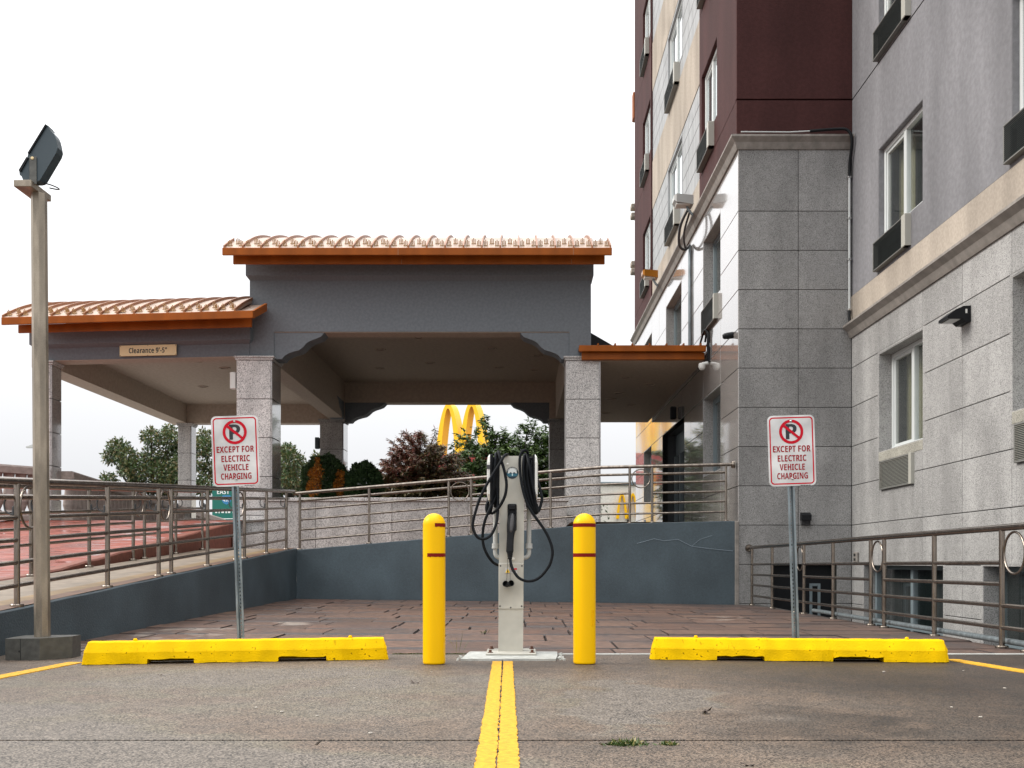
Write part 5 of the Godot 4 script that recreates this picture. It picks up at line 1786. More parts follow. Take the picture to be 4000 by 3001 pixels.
func charger() -> void:
	var b := MB.new()
	# concrete pad with uneven rim
	rng.seed = 55
	var pts := [Vector2(-0.36, -5.985), Vector2(-0.2, -5.98), Vector2(0.0, -5.99), Vector2(0.21, -5.98), Vector2(0.228, -6.2), Vector2(0.236, -6.47), Vector2(0.0, -6.48), Vector2(-0.33, -6.48), Vector2(-0.345, -6.25)]
	b.xf = Transform3D(Basis(Vector3.RIGHT, Vector3.BACK, Vector3.DOWN), Vector3(0, 0, 0))
	b.prism(pts, 0.05, -0.012)
	struct("concrete_pad", b, M.pad)
	b = MB.new()
	for i in 26:
		b.box(Vector3(0.235 + rng.randf_range(-0.006, 0.03), 0.004, -rng.randf_range(5.99, 6.4)), Vector3.ONE * rng.randf_range(0.006, 0.02), 0.003)
	for i in 10:
		b.box(Vector3(-0.365 + rng.randf_range(-0.02, 0.004), 0.003, -rng.randf_range(5.98, 6.3)), Vector3.ONE * rng.randf_range(0.006, 0.014), 0.003)
	var cr := struct("pad_crumbs", b, M.pad)
	cr.set_meta("kind", "stuff")
	tag(cr, "crumbled concrete along the edges of the charger pad", "rubble")

	var t := thing("charging_station", "light grey double electric vehicle charging pedestal with coiled black cables", "charging station", Vector3(-0.062, 0.012, -6.38))
	b = MB.new()
	b.lim(-0.217, 0.098, 0.012, 0.026, 6.2, 6.54, 0.004)
	obj("base_plate", b, M.putty, t)
	for q in [[-0.19, 6.24], [0.072, 6.24], [-0.19, 6.5], [0.072, 6.5]]:
		b = MB.new()
		b.xf = Transform3D(Basis(), Vector3(q[0], 0.026, -q[1]))
		b.lathe([Vector2(0, 0.018), Vector2(0.009, 0.018), Vector2(0.009, 0.004), Vector2(0.017, 0.004), Vector2(0.017, 0)], 6)
		obj("anchor_bolt", b, M.rust, t)
	# post: slightly narrower at the top, leaning a touch to the left at the foot
	b = MB.new()
	var w := 0.1575
	var rings := []
	for q in [[0.026, -0.064], [1.255, -0.054], [1.265, -0.054]]:
		var hw: float = w * 0.5 - (0.008 if q[0] > 1.26 else 0.0)
		rings.append([Vector3(q[1] - hw, q[0], -6.33), Vector3(q[1] - hw, q[0], -6.46), Vector3(q[1] + hw, q[0], -6.46), Vector3(q[1] + hw, q[0], -6.33)])
	b.loft(rings)
	obj("post", b, M.putty, t)
	b = MB.new()
	b.lim(-0.14, 0.018, 0.295, 0.585, 6.322, 6.3295, 0.003)
	var cov := obj("cover_plate", b, M.putty, t)
	for q in [[-0.128, 0.568], [0.008, 0.568], [-0.131, 0.313], [0.006, 0.313], [-0.063, 0.304]]:
		b = MB.new()
		b.xf = Transform3D(Basis(Vector3.RIGHT, PI / 2), Vector3(q[0], q[1], -6.322))
		b.lathe([Vector2(0, 0.003), Vector2(0.004, 0.003), Vector2(0.0055, 0)], 10)
		obj("screw", b, M.lever, cov)
	for q in [[-0.083, 1.213, 0.0075], [-0.048, 0.612, 0.01]]:
		b = MB.new()
		b.xf = Transform3D(Basis(Vector3.RIGHT, PI / 2), Vector3(q[0], q[1], -6.33))
		b.lathe([Vector2(0, 0.006), Vector2(q[2] * 0.7, 0.005), Vector2(q[2], 0)], 14)
		obj("plug", b, M.shell, t)
	# round sticker and its arched lettering
	b = MB.new()
	var c0 := Vector3(-0.053, 1.158, -6.3285)
	for i in 36:
		var a := TAU * i / 36.0; var e := TAU * (i + 1) / 36.0
		b.tri(c0, c0 + Vector3(cos(a), sin(a), 0) * 0.038, c0 + Vector3(cos(e), sin(e), 0) * 0.038, Vector3.BACK, Vector3.BACK, Vector3.BACK, Vector2(0.5, 0.5), Vector2(0.5 + cos(a) * 0.5, 0.5 - sin(a) * 0.5), Vector2(0.5 + cos(e) * 0.5, 0.5 - sin(e) * 0.5))
	var lg := obj("round_sticker", b, M.logo, t)
	var word := "POCONOS OUTDOORS"
	for i in word.length():
		if word[i] == " ": continue
		var a := lerpf(2.66, 0.48, float(i) / (word.length() - 1))
		var o := text("letter", word[i], 0.0042, 0.0055, Vector3.ZERO, M.white, t, true, 0.0006)
		var m := Transform3D(Basis(Vector3.BACK, a - PI / 2), c0 + Vector3(cos(a), sin(a), 0) * 0.0318 + Vector3(0, 0, 0.0008) - t.position)
		o.transform = m * o.transform
	# holster recess and plug
	b = MB.new()
	var hp := []
	for q in [[-1, -1], [1, -1], [1, 1], [-1, 1]]:
		for k in 4:
			var a := atan2(q[1], q[0]) - PI / 4 + k * PI / 6
			hp.append(Vector2(-0.0545 + q[0] * 0.0205 + cos(a) * 0.0085, 0.875 + q[1] * 0.077 + sin(a) * 0.0085))
	b.prism(hp, -6.3295, -6.322)
	var hol := obj("holster", b, M.black, t)
	b = MB.new()
	b.box(Vector3(-0.0545, 0.938, -6.316), Vector3(0.05, 0.034, 0.014), 0.005)
	b.box(Vector3(-0.076, 0.9, -6.316), Vector3(0.008, 0.05, 0.014), 0.002)
	b.box(Vector3(-0.033, 0.9, -6.316), Vector3(0.008, 0.05, 0.014), 0.002)
	obj("holster_lip", b, M.black, hol)
	b = MB.new()
	var gun := []
	for q in [[0.9, -0.056, 0.012, 0.012, 6.31], [0.875, -0.0565, 0.0265, 0.018, 6.30], [0.83, -0.0575, 0.03, 0.023, 6.29], [0.8, -0.059, 0.0285, 0.023, 6.285], [0.77, -0.062, 0.0245, 0.02, 6.28], [0.735, -0.0655, 0.0225, 0.018, 6.275], [0.7, -0.0675, 0.0225, 0.018, 6.27], [0.66, -0.0685, 0.0235, 0.018, 6.266], [0.654, -0.0685, 0.022, 0.017, 6.266]]:
		var ring := []
		for k in 12:
			var a := TAU * k / 12.0
			ring.append(Vector3(q[1] + signf(cos(a)) * pow(absf(cos(a)), 0.6) * q[2], q[0], -q[4] + signf(sin(a)) * pow(absf(sin(a)), 0.6) * q[3]))
		gun.append(ring)
	b.loft(gun)
	var plug := obj("connector", b, M.black, t)
	b = MB.new()
	gun = []
	for q in [[0.897, -0.051, 0.005, 6.283], [0.89, -0.0512, 0.009, 6.279], [0.86, -0.0535, 0.0115, 6.272], [0.82, -0.057, 0.0125, 6.266], [0.79, -0.0598, 0.0105, 6.264], [0.776, -0.061, 0.005, 6.268]]:
		var ring := []
		for k in 10:
			var a := TAU * k / 10.0
			ring.append(Vector3(q[1] + cos(a) * q[2], q[0], -q[3] + sin(a) * 0.008))
		gun.append(ring)
	b.loft(gun)
	obj("release_lever", b, M.lever, plug)
	b = MB.new()
	b.lathe([Vector2(0.02, 0.654), Vector2(0.02, 0.645), Vector2(0.016, 0.643), Vector2(0.018, 0.64), Vector2(0.018, 0.634), Vector2(0.0145, 0.632), Vector2(0.0165, 0.629), Vector2(0.0165, 0.624), Vector2(0.013, 0.622), Vector2(0.0145, 0.618), Vector2(0.012, 0.61), Vector2(0.0, 0.61)], 14, Vector3(-0.0675, 0, -6.263))
	obj("strain_relief", b, M.black, plug)
	# two caps on cords
	for q in [[-0.0905, 0.452, -0.35, -0.0815, 6.29], [-0.0665, 0.456, 0.5, -0.0725, 6.275]]:
		b = MB.new()
		b.xf = Transform3D(Basis(Vector3.UP, q[2] as float) * Basis(Vector3.RIGHT, PI / 2 - 0.25), Vector3(q[0], q[1], -q[4]))
		b.lathe([Vector2(0, -0.017), Vector2(0.016, -0.017), Vector2(0.0175, -0.012), Vector2(0.0175, 0.012), Vector2(0.0195, 0.013), Vector2(0.0195, 0.018), Vector2(0.0165, 0.018), Vector2(0.0155, -0.01), Vector2(0, -0.01)], 18)
		var cap := obj("dust_cap", b, M.black, t)
		b = MB.new()
		b.tube(smooth([Vector3(q[3], 0.62, -6.265), Vector3(lerpf(q[3], q[0], 0.4) + 0.002, 0.55, -6.285), Vector3(q[0] + 0.001, 0.47, -q[4])]), 0.0013, 5)
		obj("cord", b, M.black, cap)
	# warning label
	b = MB.new()
	b.lim(-0.1, -0.021, 0.5215, 0.556, 6.3195, 6.3215)
	var lab := obj("warning_label", b, M.signwhite, t)
	b = MB.new()
	b.prism([Vector2(-0.096, 0.5245), Vector2(-0.068, 0.5245), Vector2(-0.082, 0.551)], -6.3193, -6.3175)
	obj("triangle", b, M.warn, lab)
	b = MB.new()
	b.prism([Vector2(-0.084, 0.5265), Vector2(-0.0805, 0.5265), Vector2(-0.079, 0.537), Vector2(-0.081, 0.543), Vector2(-0.0845, 0.537)], -6.3173, -6.3165)
	b.lim(-0.062, -0.026, 0.538, 0.5395, 6.3185, 6.3193)
	b.lim(-0.062, -0.03, 0.5335, 0.5348, 6.3185, 6.3193)
	b.lim(-0.062, -0.034, 0.529, 0.5303, 6.3185, 6.3193)
	obj("print", b, M.ink, lab)
	b = MB.new()
	b.lim(-0.063, -0.0235, 0.5435, 0.553, 6.318, 6.3193)
	obj("red_header", b, M.signred, lab)
	# two charge units on the sides of the post
	for s in [-1.0, 1.0]:
		var xo: float = -0.213 if s < 0 else 0.1085
		var xi: float = xo - s * 0.019
		var xp: float = -0.131 if s < 0 else 0.024
		b = MB.new()
		var rs := []
		for q in [[0.975, 0.1, 0.012], [0.985, 0.125, 0.006], [1.02, 0.14, 0.0], [1.22, 0.14, 0.0], [1.255, 0.13, 0.004], [1.272, 0.1, 0.012]]:
			var dz: float = q[1]
			rs.append([Vector3(xi, q[0], -6.42 - dz), Vector3(xo - s * (q[2] + 0.004), q[0], -6.42 - dz), Vector3(xo - s * q[2], q[0], -6.42 - dz * 0.8), Vector3(xo - s * q[2], q[0], -6.42 + dz * 0.8), Vector3(xo - s * (q[2] + 0.004), q[0], -6.42 + dz), Vector3(xi, q[0], -6.42 + dz)])
		b.loft(rs)
		var sh := obj("charge_unit", b, M.shell, t)
		b = MB.new()
		b.lim(xi - s * 0.0005, xi - s * 0.013, 0.975, 1.272, 6.285, 6.555, 0.003)
		b.lim(xi - s * 0.013, xp, 1.0, 1.262, 6.34, 6.5, 0.006)
		b.lim(xi - s * 0.02, xp + s * 0.01, 0.94, 1.0, 6.38, 6.46, 0.006)
		obj("unit_back", b, M.black, sh)
		b = MB.new()
		b.lim(xi - s * 0.002, xo + s * 0.0008, 1.178, 1.203, 6.2745, 6.28)
		if s < 0: obj("status_strip", b, M.lever, sh)
		# ribbed conduit with a socket and a bend into the post
		var cx: float = -0.1625 if s < 0 else 0.053
		b = MB.new()
		var pr := []
		var y := 0.94
		while y > 0.705:
			pr.append(Vector2(0.0145, y)); pr.append(Vector2(0.0158, y - 0.003)); pr.append(Vector2(0.0145, y - 0.006)); y -= 0.0065
		b.lathe(pr, 14, Vector3(cx, 0, -6.4))
		var co := obj("conduit", b, M.conduit, t)
		b = MB.new()
		b.lathe([Vector2(0.015, 0.712), Vector2(0.0215, 0.711), Vector2(0.022, 0.69), Vector2(0.023, 0.686), Vector2(0.0225, 0.678), Vector2(0.013, 0.677)], 16, Vector3(cx, 0, -6.4))
		b.tube(smooth([Vector3(cx, 0.68, -6.4), Vector3(cx, 0.65, -6.4), Vector3(cx - s * 0.012, 0.626, -6.4), Vector3(cx - s * 0.05, 0.613, -6.4)], 4), 0.0138, 12)
		obj("elbow", b, M.conduit, co)
	# cables
	var paths := [
		[[-0.16, 1.265, 6.42], [-0.16, 1.279, 6.36], [-0.16, 1.223, 6.3], [-0.166, 1.153, 6.29], [-0.174, 1.048, 6.29], [-0.187, 0.96, 6.3], [-0.201, 0.902, 6.31], [-0.21, 0.93, 6.36], [-0.205, 1.1, 6.57], [-0.17, 1.2, 6.57], [-0.16, 1.265, 6.5]],
		[[-0.15, 1.255, 6.46], [-0.149, 1.279, 6.38], [-0.142, 1.288, 6.31], [-0.13, 1.248, 6.275], [-0.111, 1.196, 6.27], [-0.095, 1.129, 6.27], [-0.089, 1.074, 6.27], [-0.098, 1.011, 6.27], [-0.126, 0.952, 6.28], [-0.158, 0.913, 6.29], [-0.182, 0.899, 6.32]],
		[[-0.08, 1.26, 6.5], [-0.085, 1.28, 6.42], [-0.089, 1.272, 6.32], [-0.105, 1.255, 6.27], [-0.133, 1.207, 6.255], [-0.174, 1.141, 6.25], [-0.219, 1.064, 6.24], [-0.258, 0.981, 6.24], [-0.283, 0.905, 6.24], [-0.3, 0.83, 6.24], [-0.293, 0.787, 6.24], [-0.27, 0.748, 6.24], [-0.231, 0.736, 6.24], [-0.188, 0.759, 6.25], [-0.16, 0.813, 6.26], [-0.147, 0.873, 6.28], [-0.144, 0.969, 6.3], [-0.15, 1.06, 6.31]],
		[[-0.154, 1.016, 6.32], [-0.198, 0.92, 6.29], [-0.226, 0.85, 6.29], [-0.239, 0.78, 6.3], [-0.237, 0.71, 6.3], [-0.216, 0.648, 6.3], [-0.176, 0.591, 6.33], [-0.135, 0.568, 6.4]],
		[[-0.203, 0.985, 6.36], [-0.217, 0.951, 6.33], [-0.214, 0.913, 6.32], [-0.198, 0.9, 6.33], [-0.186, 0.937, 6.35], [-0.18, 1.02, 6.36]],
		[[-0.185, 1.262, 6.4], [-0.182, 1.26, 6.32], [-0.178, 1.16, 6.31], [-0.18, 1.03, 6.31], [-0.19, 0.93, 6.32]],
		[[0.05, 1.24, 6.42], [0.046, 1.277, 6.34], [0.036, 1.292, 6.29], [0.018, 1.292, 6.265], [0.003, 1.274, 6.26], [-0.006, 1.232, 6.26], [-0.003, 1.148, 6.26], [0.011, 1.058, 6.25], [0.036, 0.971, 6.245], [0.069, 0.905, 6.24], [0.114, 0.843, 6.24], [0.15, 0.79, 6.235], [0.178, 0.735, 6.23], [0.193, 0.69, 6.225], [0.198, 0.639, 6.22], [0.18, 0.574, 6.22], [0.137, 0.514, 6.22], [0.094, 0.482, 6.22], [0.042, 0.473, 6.22], [-0.01, 0.492, 6.225], [-0.044, 0.535, 6.24], [-0.06, 0.575, 6.255], [-0.066, 0.615, 6.263]],
		[[0.03, 1.24, 6.4], [0.024, 1.271, 6.33], [0.016, 1.204, 6.285], [0.022, 1.1, 6.28], [0.052, 0.977, 6.28], [0.09, 0.9, 6.3], [0.1, 0.93, 6.33], [0.08, 1.06, 6.57]],
		[[0.05, 1.24, 6.44], [0.038, 1.28, 6.34], [0.053, 1.202, 6.275], [0.07, 1.101, 6.27], [0.086, 1.017, 6.27], [0.102, 0.906, 6.29], [0.108, 0.94, 6.33]],
		[[0.055, 1.25, 6.36], [0.044, 1.2, 6.29], [0.046, 1.1, 6.285], [0.066, 1.0, 6.28], [0.095, 0.905, 6.29]],
		[[0.07, 1.25, 6.36], [0.07, 1.17, 6.3], [0.078, 1.05, 6.3], [0.09, 0.96, 6.31], [0.105, 0.9, 6.33]],
		[[0.105, 1.14, 6.5], [0.118, 1.085, 6.42], [0.131, 1.032, 6.38], [0.135, 0.99, 6.36], [0.124, 0.941, 6.34], [0.111, 0.916, 6.33], [0.1, 0.96, 6.33]],
	]
	for p in paths:
		var v := []
		for q in p: v.append(Vector3(q[0], q[1], -q[2]))
		b = MB.new()
		b.tube(smooth(v, 6), 0.0092, 10)
		obj("cable", b, M.cable, t)

func parking_signs() -> void:
	for k in 2:
		var foot: Vector3 = [Vector3(-1.815, 0.0, -6.5), Vector3(1.785, 0.0, -6.48)][k]
		var t := thing("parking_sign", ["no-parking sign except for electric vehicle charging in front of the left canopy column", "no-parking sign except for electric vehicle charging in front of the granite hotel corner"][k], "sign", foot, "electric vehicle parking signs")
		t.rotation.z = [0.036, 0.031][k]
		# channel post: two flanges and a perforated web
		var b := MB.new()
		var hh := 1.52
		for s in [-1.0, 1.0]:
			b.box(Vector3(s * 0.018, hh / 2, 0.012), Vector3(0.011, hh, 0.003))
			b.box(Vector3(s * 0.0115, hh / 2, 0.0), Vector3(0.003, hh, 0.025))
			b.box(Vector3(s * 0.0075, hh / 2, -0.011), Vector3(0.007, hh, 0.003))
		var y := 0.0
		while y < hh:
			b.box(Vector3(0, y + 0.006, -0.0112), Vector3(0.009, 0.013, 0.0026))
			y += 0.0254
		obj("post", b, M.galv, t, true)
		# panel with rounded corners
		var W := 0.3048; var H := 0.4572
		var cy := 1.165 + H / 2 - 0.08
		b = MB.new()
		rrect(b, W, H, 0.032, 0.016, 0.018)
		var p := obj("panel", b, M.signwhite, t, true)
		p.position = Vector3(0.01, cy, 0)
		# red border line: outer and inner rounded rectangles
		b = MB.new()
		var o := rr_pts(W - 0.022, H - 0.022, 0.024)
		var n_ := rr_pts(W - 0.038, H - 0.038, 0.017)
		for i in o.size():
			var l := (i + 1) % o.size()
			b.quad(Vector3(o[i].x, o[i].y, 0.0186), Vector3(o[l].x, o[l].y, 0.0186), Vector3(n_[l].x, n_[l].y, 0.0186), Vector3(n_[i].x, n_[i].y, 0.0186), Vector3.BACK)
		obj("border", b, M.signred, p)
		# prohibition ring, bar and letter
		var rc := Vector3(0.0, 0.1225, 0.0)
		text("letter_p", "P", 0.071, 0.098, rc + Vector3(0.0, 0.001, 0.019), M.ink, p, true, 0.001)
		b = MB.new()
		for i in 40:
			var a := TAU * i / 40.0; var e := TAU * (i + 1) / 40.0
			var ca := Vector3(cos(a), sin(a), 0); var ce := Vector3(cos(e), sin(e), 0)
			b.quad(rc + ca * 0.0605 + Vector3(0, 0, 0.0198), rc + ce * 0.0605 + Vector3(0, 0, 0.0198), rc + ce * 0.0785 + Vector3(0, 0, 0.0198), rc + ca * 0.0785 + Vector3(0, 0, 0.0198), Vector3.BACK)
		b.xf = Transform3D(Basis(Vector3.BACK, -0.70), rc + Vector3(0, 0, 0.0202))
		b.box(Vector3.ZERO, Vector3(0.128, 0.0165, 0.0006))
		obj("prohibition_ring", b, M.signred, p)
		var rows := [["EXCEPT FOR", 0.243, 0.012], ["ELECTRIC", 0.185, -0.0485], ["VEHICLE", 0.163, -0.1055], ["CHARGING", 0.198, -0.163]]
		for r in rows:
			text("lettering", r[0], r[1], 0.0405, Vector3(0.0, r[2], 0.019), M.signink, p, true, 0.001)
		for yy in [0.192, -0.182]:
			b = MB.new()
			b.xf = Transform3D(Basis(Vector3.RIGHT, PI / 2), Vector3(0, yy, 0.019))
			b.lathe([Vector2(0, 0.006), Vector2(0.005, 0.005), Vector2(0.008, 0.001), Vector2(0.0085, 0)], 12)
			obj("bolt", b, M.chrome, p)
		b = MB.new()
		for i in 4: b.box(Vector3(0.058 + i * 0.017, -0.2255, 0.0186), Vector3(0.013, 0.003, 0.0006))
		obj("fine_print", b, M.ink, p)

func rr_pts(w: float, h: float, r: float) -> Array:
	var out := []
	for q in [[1, 1, 0.0], [-1, 1, PI / 2], [-1, -1, PI], [1, -1, PI * 1.5]]:
		for k in 7:
			var a: float = q[2] + k * PI / 12
			out.append(Vector2(q[0] * (w / 2 - r) + cos(a) * r, q[1] * (h / 2 - r) + sin(a) * r))
	return out

func rrect(b: MB, w: float, h: float, r: float, z0: float, z1: float) -> void:
	b.prism(rr_pts(w, h, r), z0, z1)

func lamp_post() -> void:
	var t := thing("lamp_post", "weathered bronze lamp post with a tilted floodlight, at the left blue wall", "lamp post", Vector3(-2.955, 0, -6.17))
	t.rotation.z = 0.0075
	var b := MB.new()
	# two-piece angular cover at the foot
	var foot := [Vector2(-0.165, 0.02), Vector2(-0.145, 0.165), Vector2(0.062, 0.165), Vector2(0.185, 0.0), Vector2(0.18, -0.13), Vector2(-0.165, -0.13)]
	b.xf = Transform3D(Basis(Vector3.RIGHT, Vector3.BACK, Vector3.DOWN), Vector3.ZERO)
	b.prism(foot, 0.0, -0.132)
	var fb := obj("foot_cover", b, M.polebase, t, true)
	b = MB.new()
	b.box(Vector3(-0.053, 0.067, 0.1655), Vector3(0.004, 0.13, 0.0015))
	obj("cover_seam", b, M.dark_gap, fb)
	b = MB.new()
	b.xf = Transform3D(Basis(Vector3.RIGHT, PI / 2), Vector3(-0.06, 0.055, 0.1655))
	b.lathe([Vector2(0, 0.003), Vector2(0.006, 0.002), Vector2(0.007, 0)], 10)
	obj("screw", b, M.dark_gap, fb)
	# octagonal pole
	b = MB.new()
	var rings := []
	for y in [0.13, 2.865]:
		var ring := []
		for k in 8:
			var a := TAU * (k + 0.5) / 8.0
			ring.append(Vector3(cos(a) * 0.0465, y, sin(a) * 0.0465))
		rings.append(ring)
	b.loft(rings)
	obj("pole", b, M.pole, t, true)
	b = MB.new()
	b.lim(-0.062 - 0.03, 0.045 - 0.03, 2.865, 2.906, -0.13, 0.13, 0.003)
	obj("top_plate", b, M.pole, t, true)
	# tilted floodlight, side outline drawn out in depth
	var zs := [[745, 190], [785, 212], [795, 255], [880, 355], [905, 420], [930, 560], [905, 640], [640, 1080], [600, 1105], [380, 1100], [345, 1010], [318, 995], [310, 930], [440, 715], [455, 655]]
	var pl := []
	for q in zs: pl.append(Vector2((q[0] - 412.0) * 0.00038 - 0.038, 2.908 + (1105.0 - q[1]) * 0.00038))
	b = MB.new()
	b.prism(pl, 0.025, 0.09)
	var sm := []
	var mid := Vector2.ZERO
	for q in pl: mid += q
	mid /= pl.size()
	for q in pl: sm.append(mid + (q - mid) * 0.93)
	b.prism(sm, 0.0, 0.0245)
	var lm := obj("floodlight", b, M.lampcase, t, true)
	b = MB.new()
	var rim := []
	for q in [[745, 190], [765, 205], [480, 660], [455, 655]]: rim.append(Vector2((q[0] - 412.0) * 0.00038 - 0.038, 2.908 + (1105.0 - q[1]) * 0.00038))
	b.prism(rim, -0.01, 0.1)
	rim = []
	for q in [[440, 715], [468, 728], [345, 945], [310, 930]]: rim.append(Vector2((q[0] - 412.0) * 0.00038 - 0.038, 2.908 + (1105.0 - q[1]) * 0.00038))
	b.prism(rim, -0.01, 0.1)
	obj("glass_rim", b, M.black, lm)
	b = MB.new()
	b.box(Vector3(0.01, 2.975, 0.095), Vector3(0.044, 0.17, 0.006), 0.002)
	obj("yoke", b, M.polebase, lm)
	b = MB.new()
	b.xf = Transform3D(Basis(Vector3.RIGHT, PI / 2), Vector3(0.008, 3.048, 0.098))
	b.lathe([Vector2(0, 0.006), Vector2(0.007, 0.006), Vector2(0.0095, 0.003), Vector2(0.0095, 0)], 12)
	obj("pivot_bolt", b, M.gold, lm)
	b = MB.new()
	b.tube(smooth([Vector3(0.055, 2.915, 0.05), Vector3(0.09, 2.912, 0.02), Vector3(0.115, 2.905, -0.01), Vector3(0.1, 2.908, -0.04), Vector3(0.05, 2.915, -0.03)]), 0.004, 6)
	obj("wire", b, M.black, lm)

# ------------------------------------------------------------------ small things on walls and ground
func small_things() -> void:
	var b := MB.new()
	# clearance plate on the left beam
	var t := thing("clearance_sign", "brass clearance plate on the beam of the left canopy bay", "sign", Vector3(-6.45, 4.255, -17.28))
	t.rotation.y = -0.108
	b.box(Vector3.ZERO, Vector3(1.03, 0.186, 0.012), 0.003)
	obj("plate", b, M.gold, t, true)
	text("lettering", "Clearance 9'-5\"", 0.69, 0.095, Vector3(0, 0, 0.008), M.ink, t, true, 0.002)
	for q in [[-0.5, 0.08], [0, 0.085], [0.5, 0.08], [-0.5, -0.08], [0, -0.085], [0.5, -0.08]]:
		b = MB.new()
		b.box(Vector3(q[0], q[1], 0.007), Vector3(0.012, 0.012, 0.004), 0.002)
		obj("screw", b, M.ink, t, true)
	# box lights on two columns
	for q in [[-4.96, 3.72, 17.25, 0.29, "pale grey box-shaped light on the left side of the left front column", M.shell], [-4.98, 3.5, 24.45, 0.28, "dark box-shaped light on the left side of the rear column", M.lampcase]]:
		t = thing("box_light", q[4], "wall light", Vector3(q[0], q[1], -q[2]))
		b = MB.new()
		b.box(Vector3.ZERO, Vector3(0.1, q[3], 0.12), 0.01)
		obj("case", b, q[5], t, true)
		b = MB.new()
		b.box(Vector3(0.06, 0, -0.02), Vector3(0.05, q[3] * 0.9, 0.1), 0.008)
		obj("wall_box", b, M.black, t, true)
	# wedge-shaped wall pack on the right facade
	t = thing("wall_pack_light", "black wedge-shaped light fixture on the right granite facade", "wall light", Vector3(4.84, 3.26, -10.85))
	b = MB.new()
	var pf := [Vector2(0, 0.09), Vector2(-0.08, 0.085), Vector2(-0.16, 0.05), Vector2(-0.25, -0.02), Vector2(-0.25, -0.05), Vector2(-0.1, -0.05), Vector2(-0.06, -0.085), Vector2(0, -0.085)]
	b.prism(pf, -0.12, 0.12)
	obj("case", b, M.black, t, true)
	b = MB.new()
	b.lim(-0.22, -0.11, -0.056, -0.05, -0.1, 0.1)
	obj("lens", b, M.frame, t, true)
	b = MB.new()
	b.box(Vector3(-0.05, 0.03, 0.121), Vector3(0.02, 0.045, 0.002))
	obj("sticker", b, M.shell, t, true)
	# louvred vent cap on the front granite, small outlet on the side granite
	t = thing("vent_hood", "small black louvred vent hood on the front granite beside the right sign", "vent", Vector3(4.155, 1.225, -14.6))
	b = MB.new()
	b.prism([Vector2(0, 0.09), Vector2(0.02, 0.09), Vector2(0.1, 0.05), Vector2(0.1, -0.03), Vector2(0, -0.03)], -0.07, 0.07)
	var o := obj("hood", b, M.black, t, true)
	o.rotation.y = -PI / 2
	b = MB.new()
	for i in 7: b.box(Vector3(-0.06 + i * 0.02, -0.06, 0.04), Vector3(0.008, 0.06, 0.06))
	obj("fin", b, M.lever, t, true)
	t = thing("wall_outlet", "small grey outlet box low on the side granite near the corner", "outlet", Vector3(4.83, 0.66, -14.35))
	b = MB.new()
	b.lim(-0.03, 0.01, -0.075, 0.075, -0.07, 0.07, 0.01)
	obj("box", b, M.corn, t, true)
	b = MB.new()
	b.lim(-0.033, -0.029, 0.015, 0.05, -0.035, 0.035)
	b.lim(-0.033, -0.029, -0.05, -0.015, -0.035, 0.035)
	obj("socket", b, M.black, t, true)
	# floodlights on the left cornice
	for q in [[17.75, "pale grey floodlight on an arm above the left granite cornice", M.conduit], [22.3, "amber brown floodlight on the left granite cornice farther back", M.amber]]:
		t = thing("cornice_floodlight", q[1], "floodlight", Vector3(2.95, 6.85, -q[0]))
		b = MB.new()
		b.tube(smooth([Vector3(0.12, -0.1, 0), Vector3(0.05, -0.02, 0), Vector3(0.0, 0.08, 0)]), 0.025, 8)
		obj("arm", b, M.galv, t, true)
		b = MB.new()
		b.loft([[Vector3(0.1, 0.06, -0.13), Vector3(0.1, 0.22, -0.13), Vector3(0.1, 0.22, 0.13), Vector3(0.1, 0.06, 0.13)], [Vector3(-0.2, 0.1, -0.15), Vector3(-0.2, 0.24, -0.15), Vector3(-0.2, 0.24, 0.15), Vector3(-0.2, 0.1, 0.15)], [Vector3(-0.24, 0.14, -0.12), Vector3(-0.24, 0.22, -0.12), Vector3(-0.24, 0.22, 0.12), Vector3(-0.24, 0.14, 0.12)]])
		obj("case", b, q[2], t, true)
		b = MB.new()
		b.lim(-0.2, 0.05, 0.06, 0.09, -0.11, 0.11, 0.01)
		obj("lens", b, M.shell, t, true)
	# twin conduits with looped hoses running down the polished wall
	t = thing("twin_conduit", "pair of grey conduits with looped hoses running down the polished left facade", "pipe", Vector3(3.15, 4.3, -18.6))
	b = MB.new()
	for dz in [0.0, 0.09]:
		b.tube([Vector3(3.155, 6.5, -18.6 - dz), Vector3(3.155, 4.3, -18.6 - dz)], 0.02, 8)
	obj("pipe", b, M.galv, t)
	b = MB.new()
	b.tube(smooth([Vector3(3.02, 6.95, -17.9), Vector3(2.9, 6.7, -18.1), Vector3(2.92, 6.45, -18.4), Vector3(3.05, 6.4, -18.58), Vector3(3.155, 6.5, -18.6)]), 0.025, 8)
	b.tube(smooth([Vector3(3.04, 6.9, -17.9), Vector3(2.98, 6.6, -18.2), Vector3(3.05, 6.42, -18.5), Vector3(3.155, 6.5, -18.69)]), 0.02, 8)
	obj("hose", b, M.lever, t)
	# black spot on the polished wall near the corner
	t = thing("wall_spotlight", "small black cylinder spotlight on the polished wall beside the corner", "wall light", Vector3(3.18, 3.99, -14.95))
	b = MB.new()
	b.xf = Transform3D(Basis(Vector3.BACK, PI / 2 + 0.15), Vector3.ZERO)
	b.lathe([Vector2(0, 0.16), Vector2(0.03, 0.155), Vector2(0.045, 0.13), Vector2(0.045, 0.1), Vector2(0.05, 0.095), Vector2(0.05, 0.0)], 16)
	obj("case", b, M.black, t, true)
	# dome camera with hose at the connector
	t = thing("dome_camera", "white dome camera with black hoses at the end of the flat connector roof", "camera", Vector3(3.1, 3.9, -16.85))
	b = MB.new()
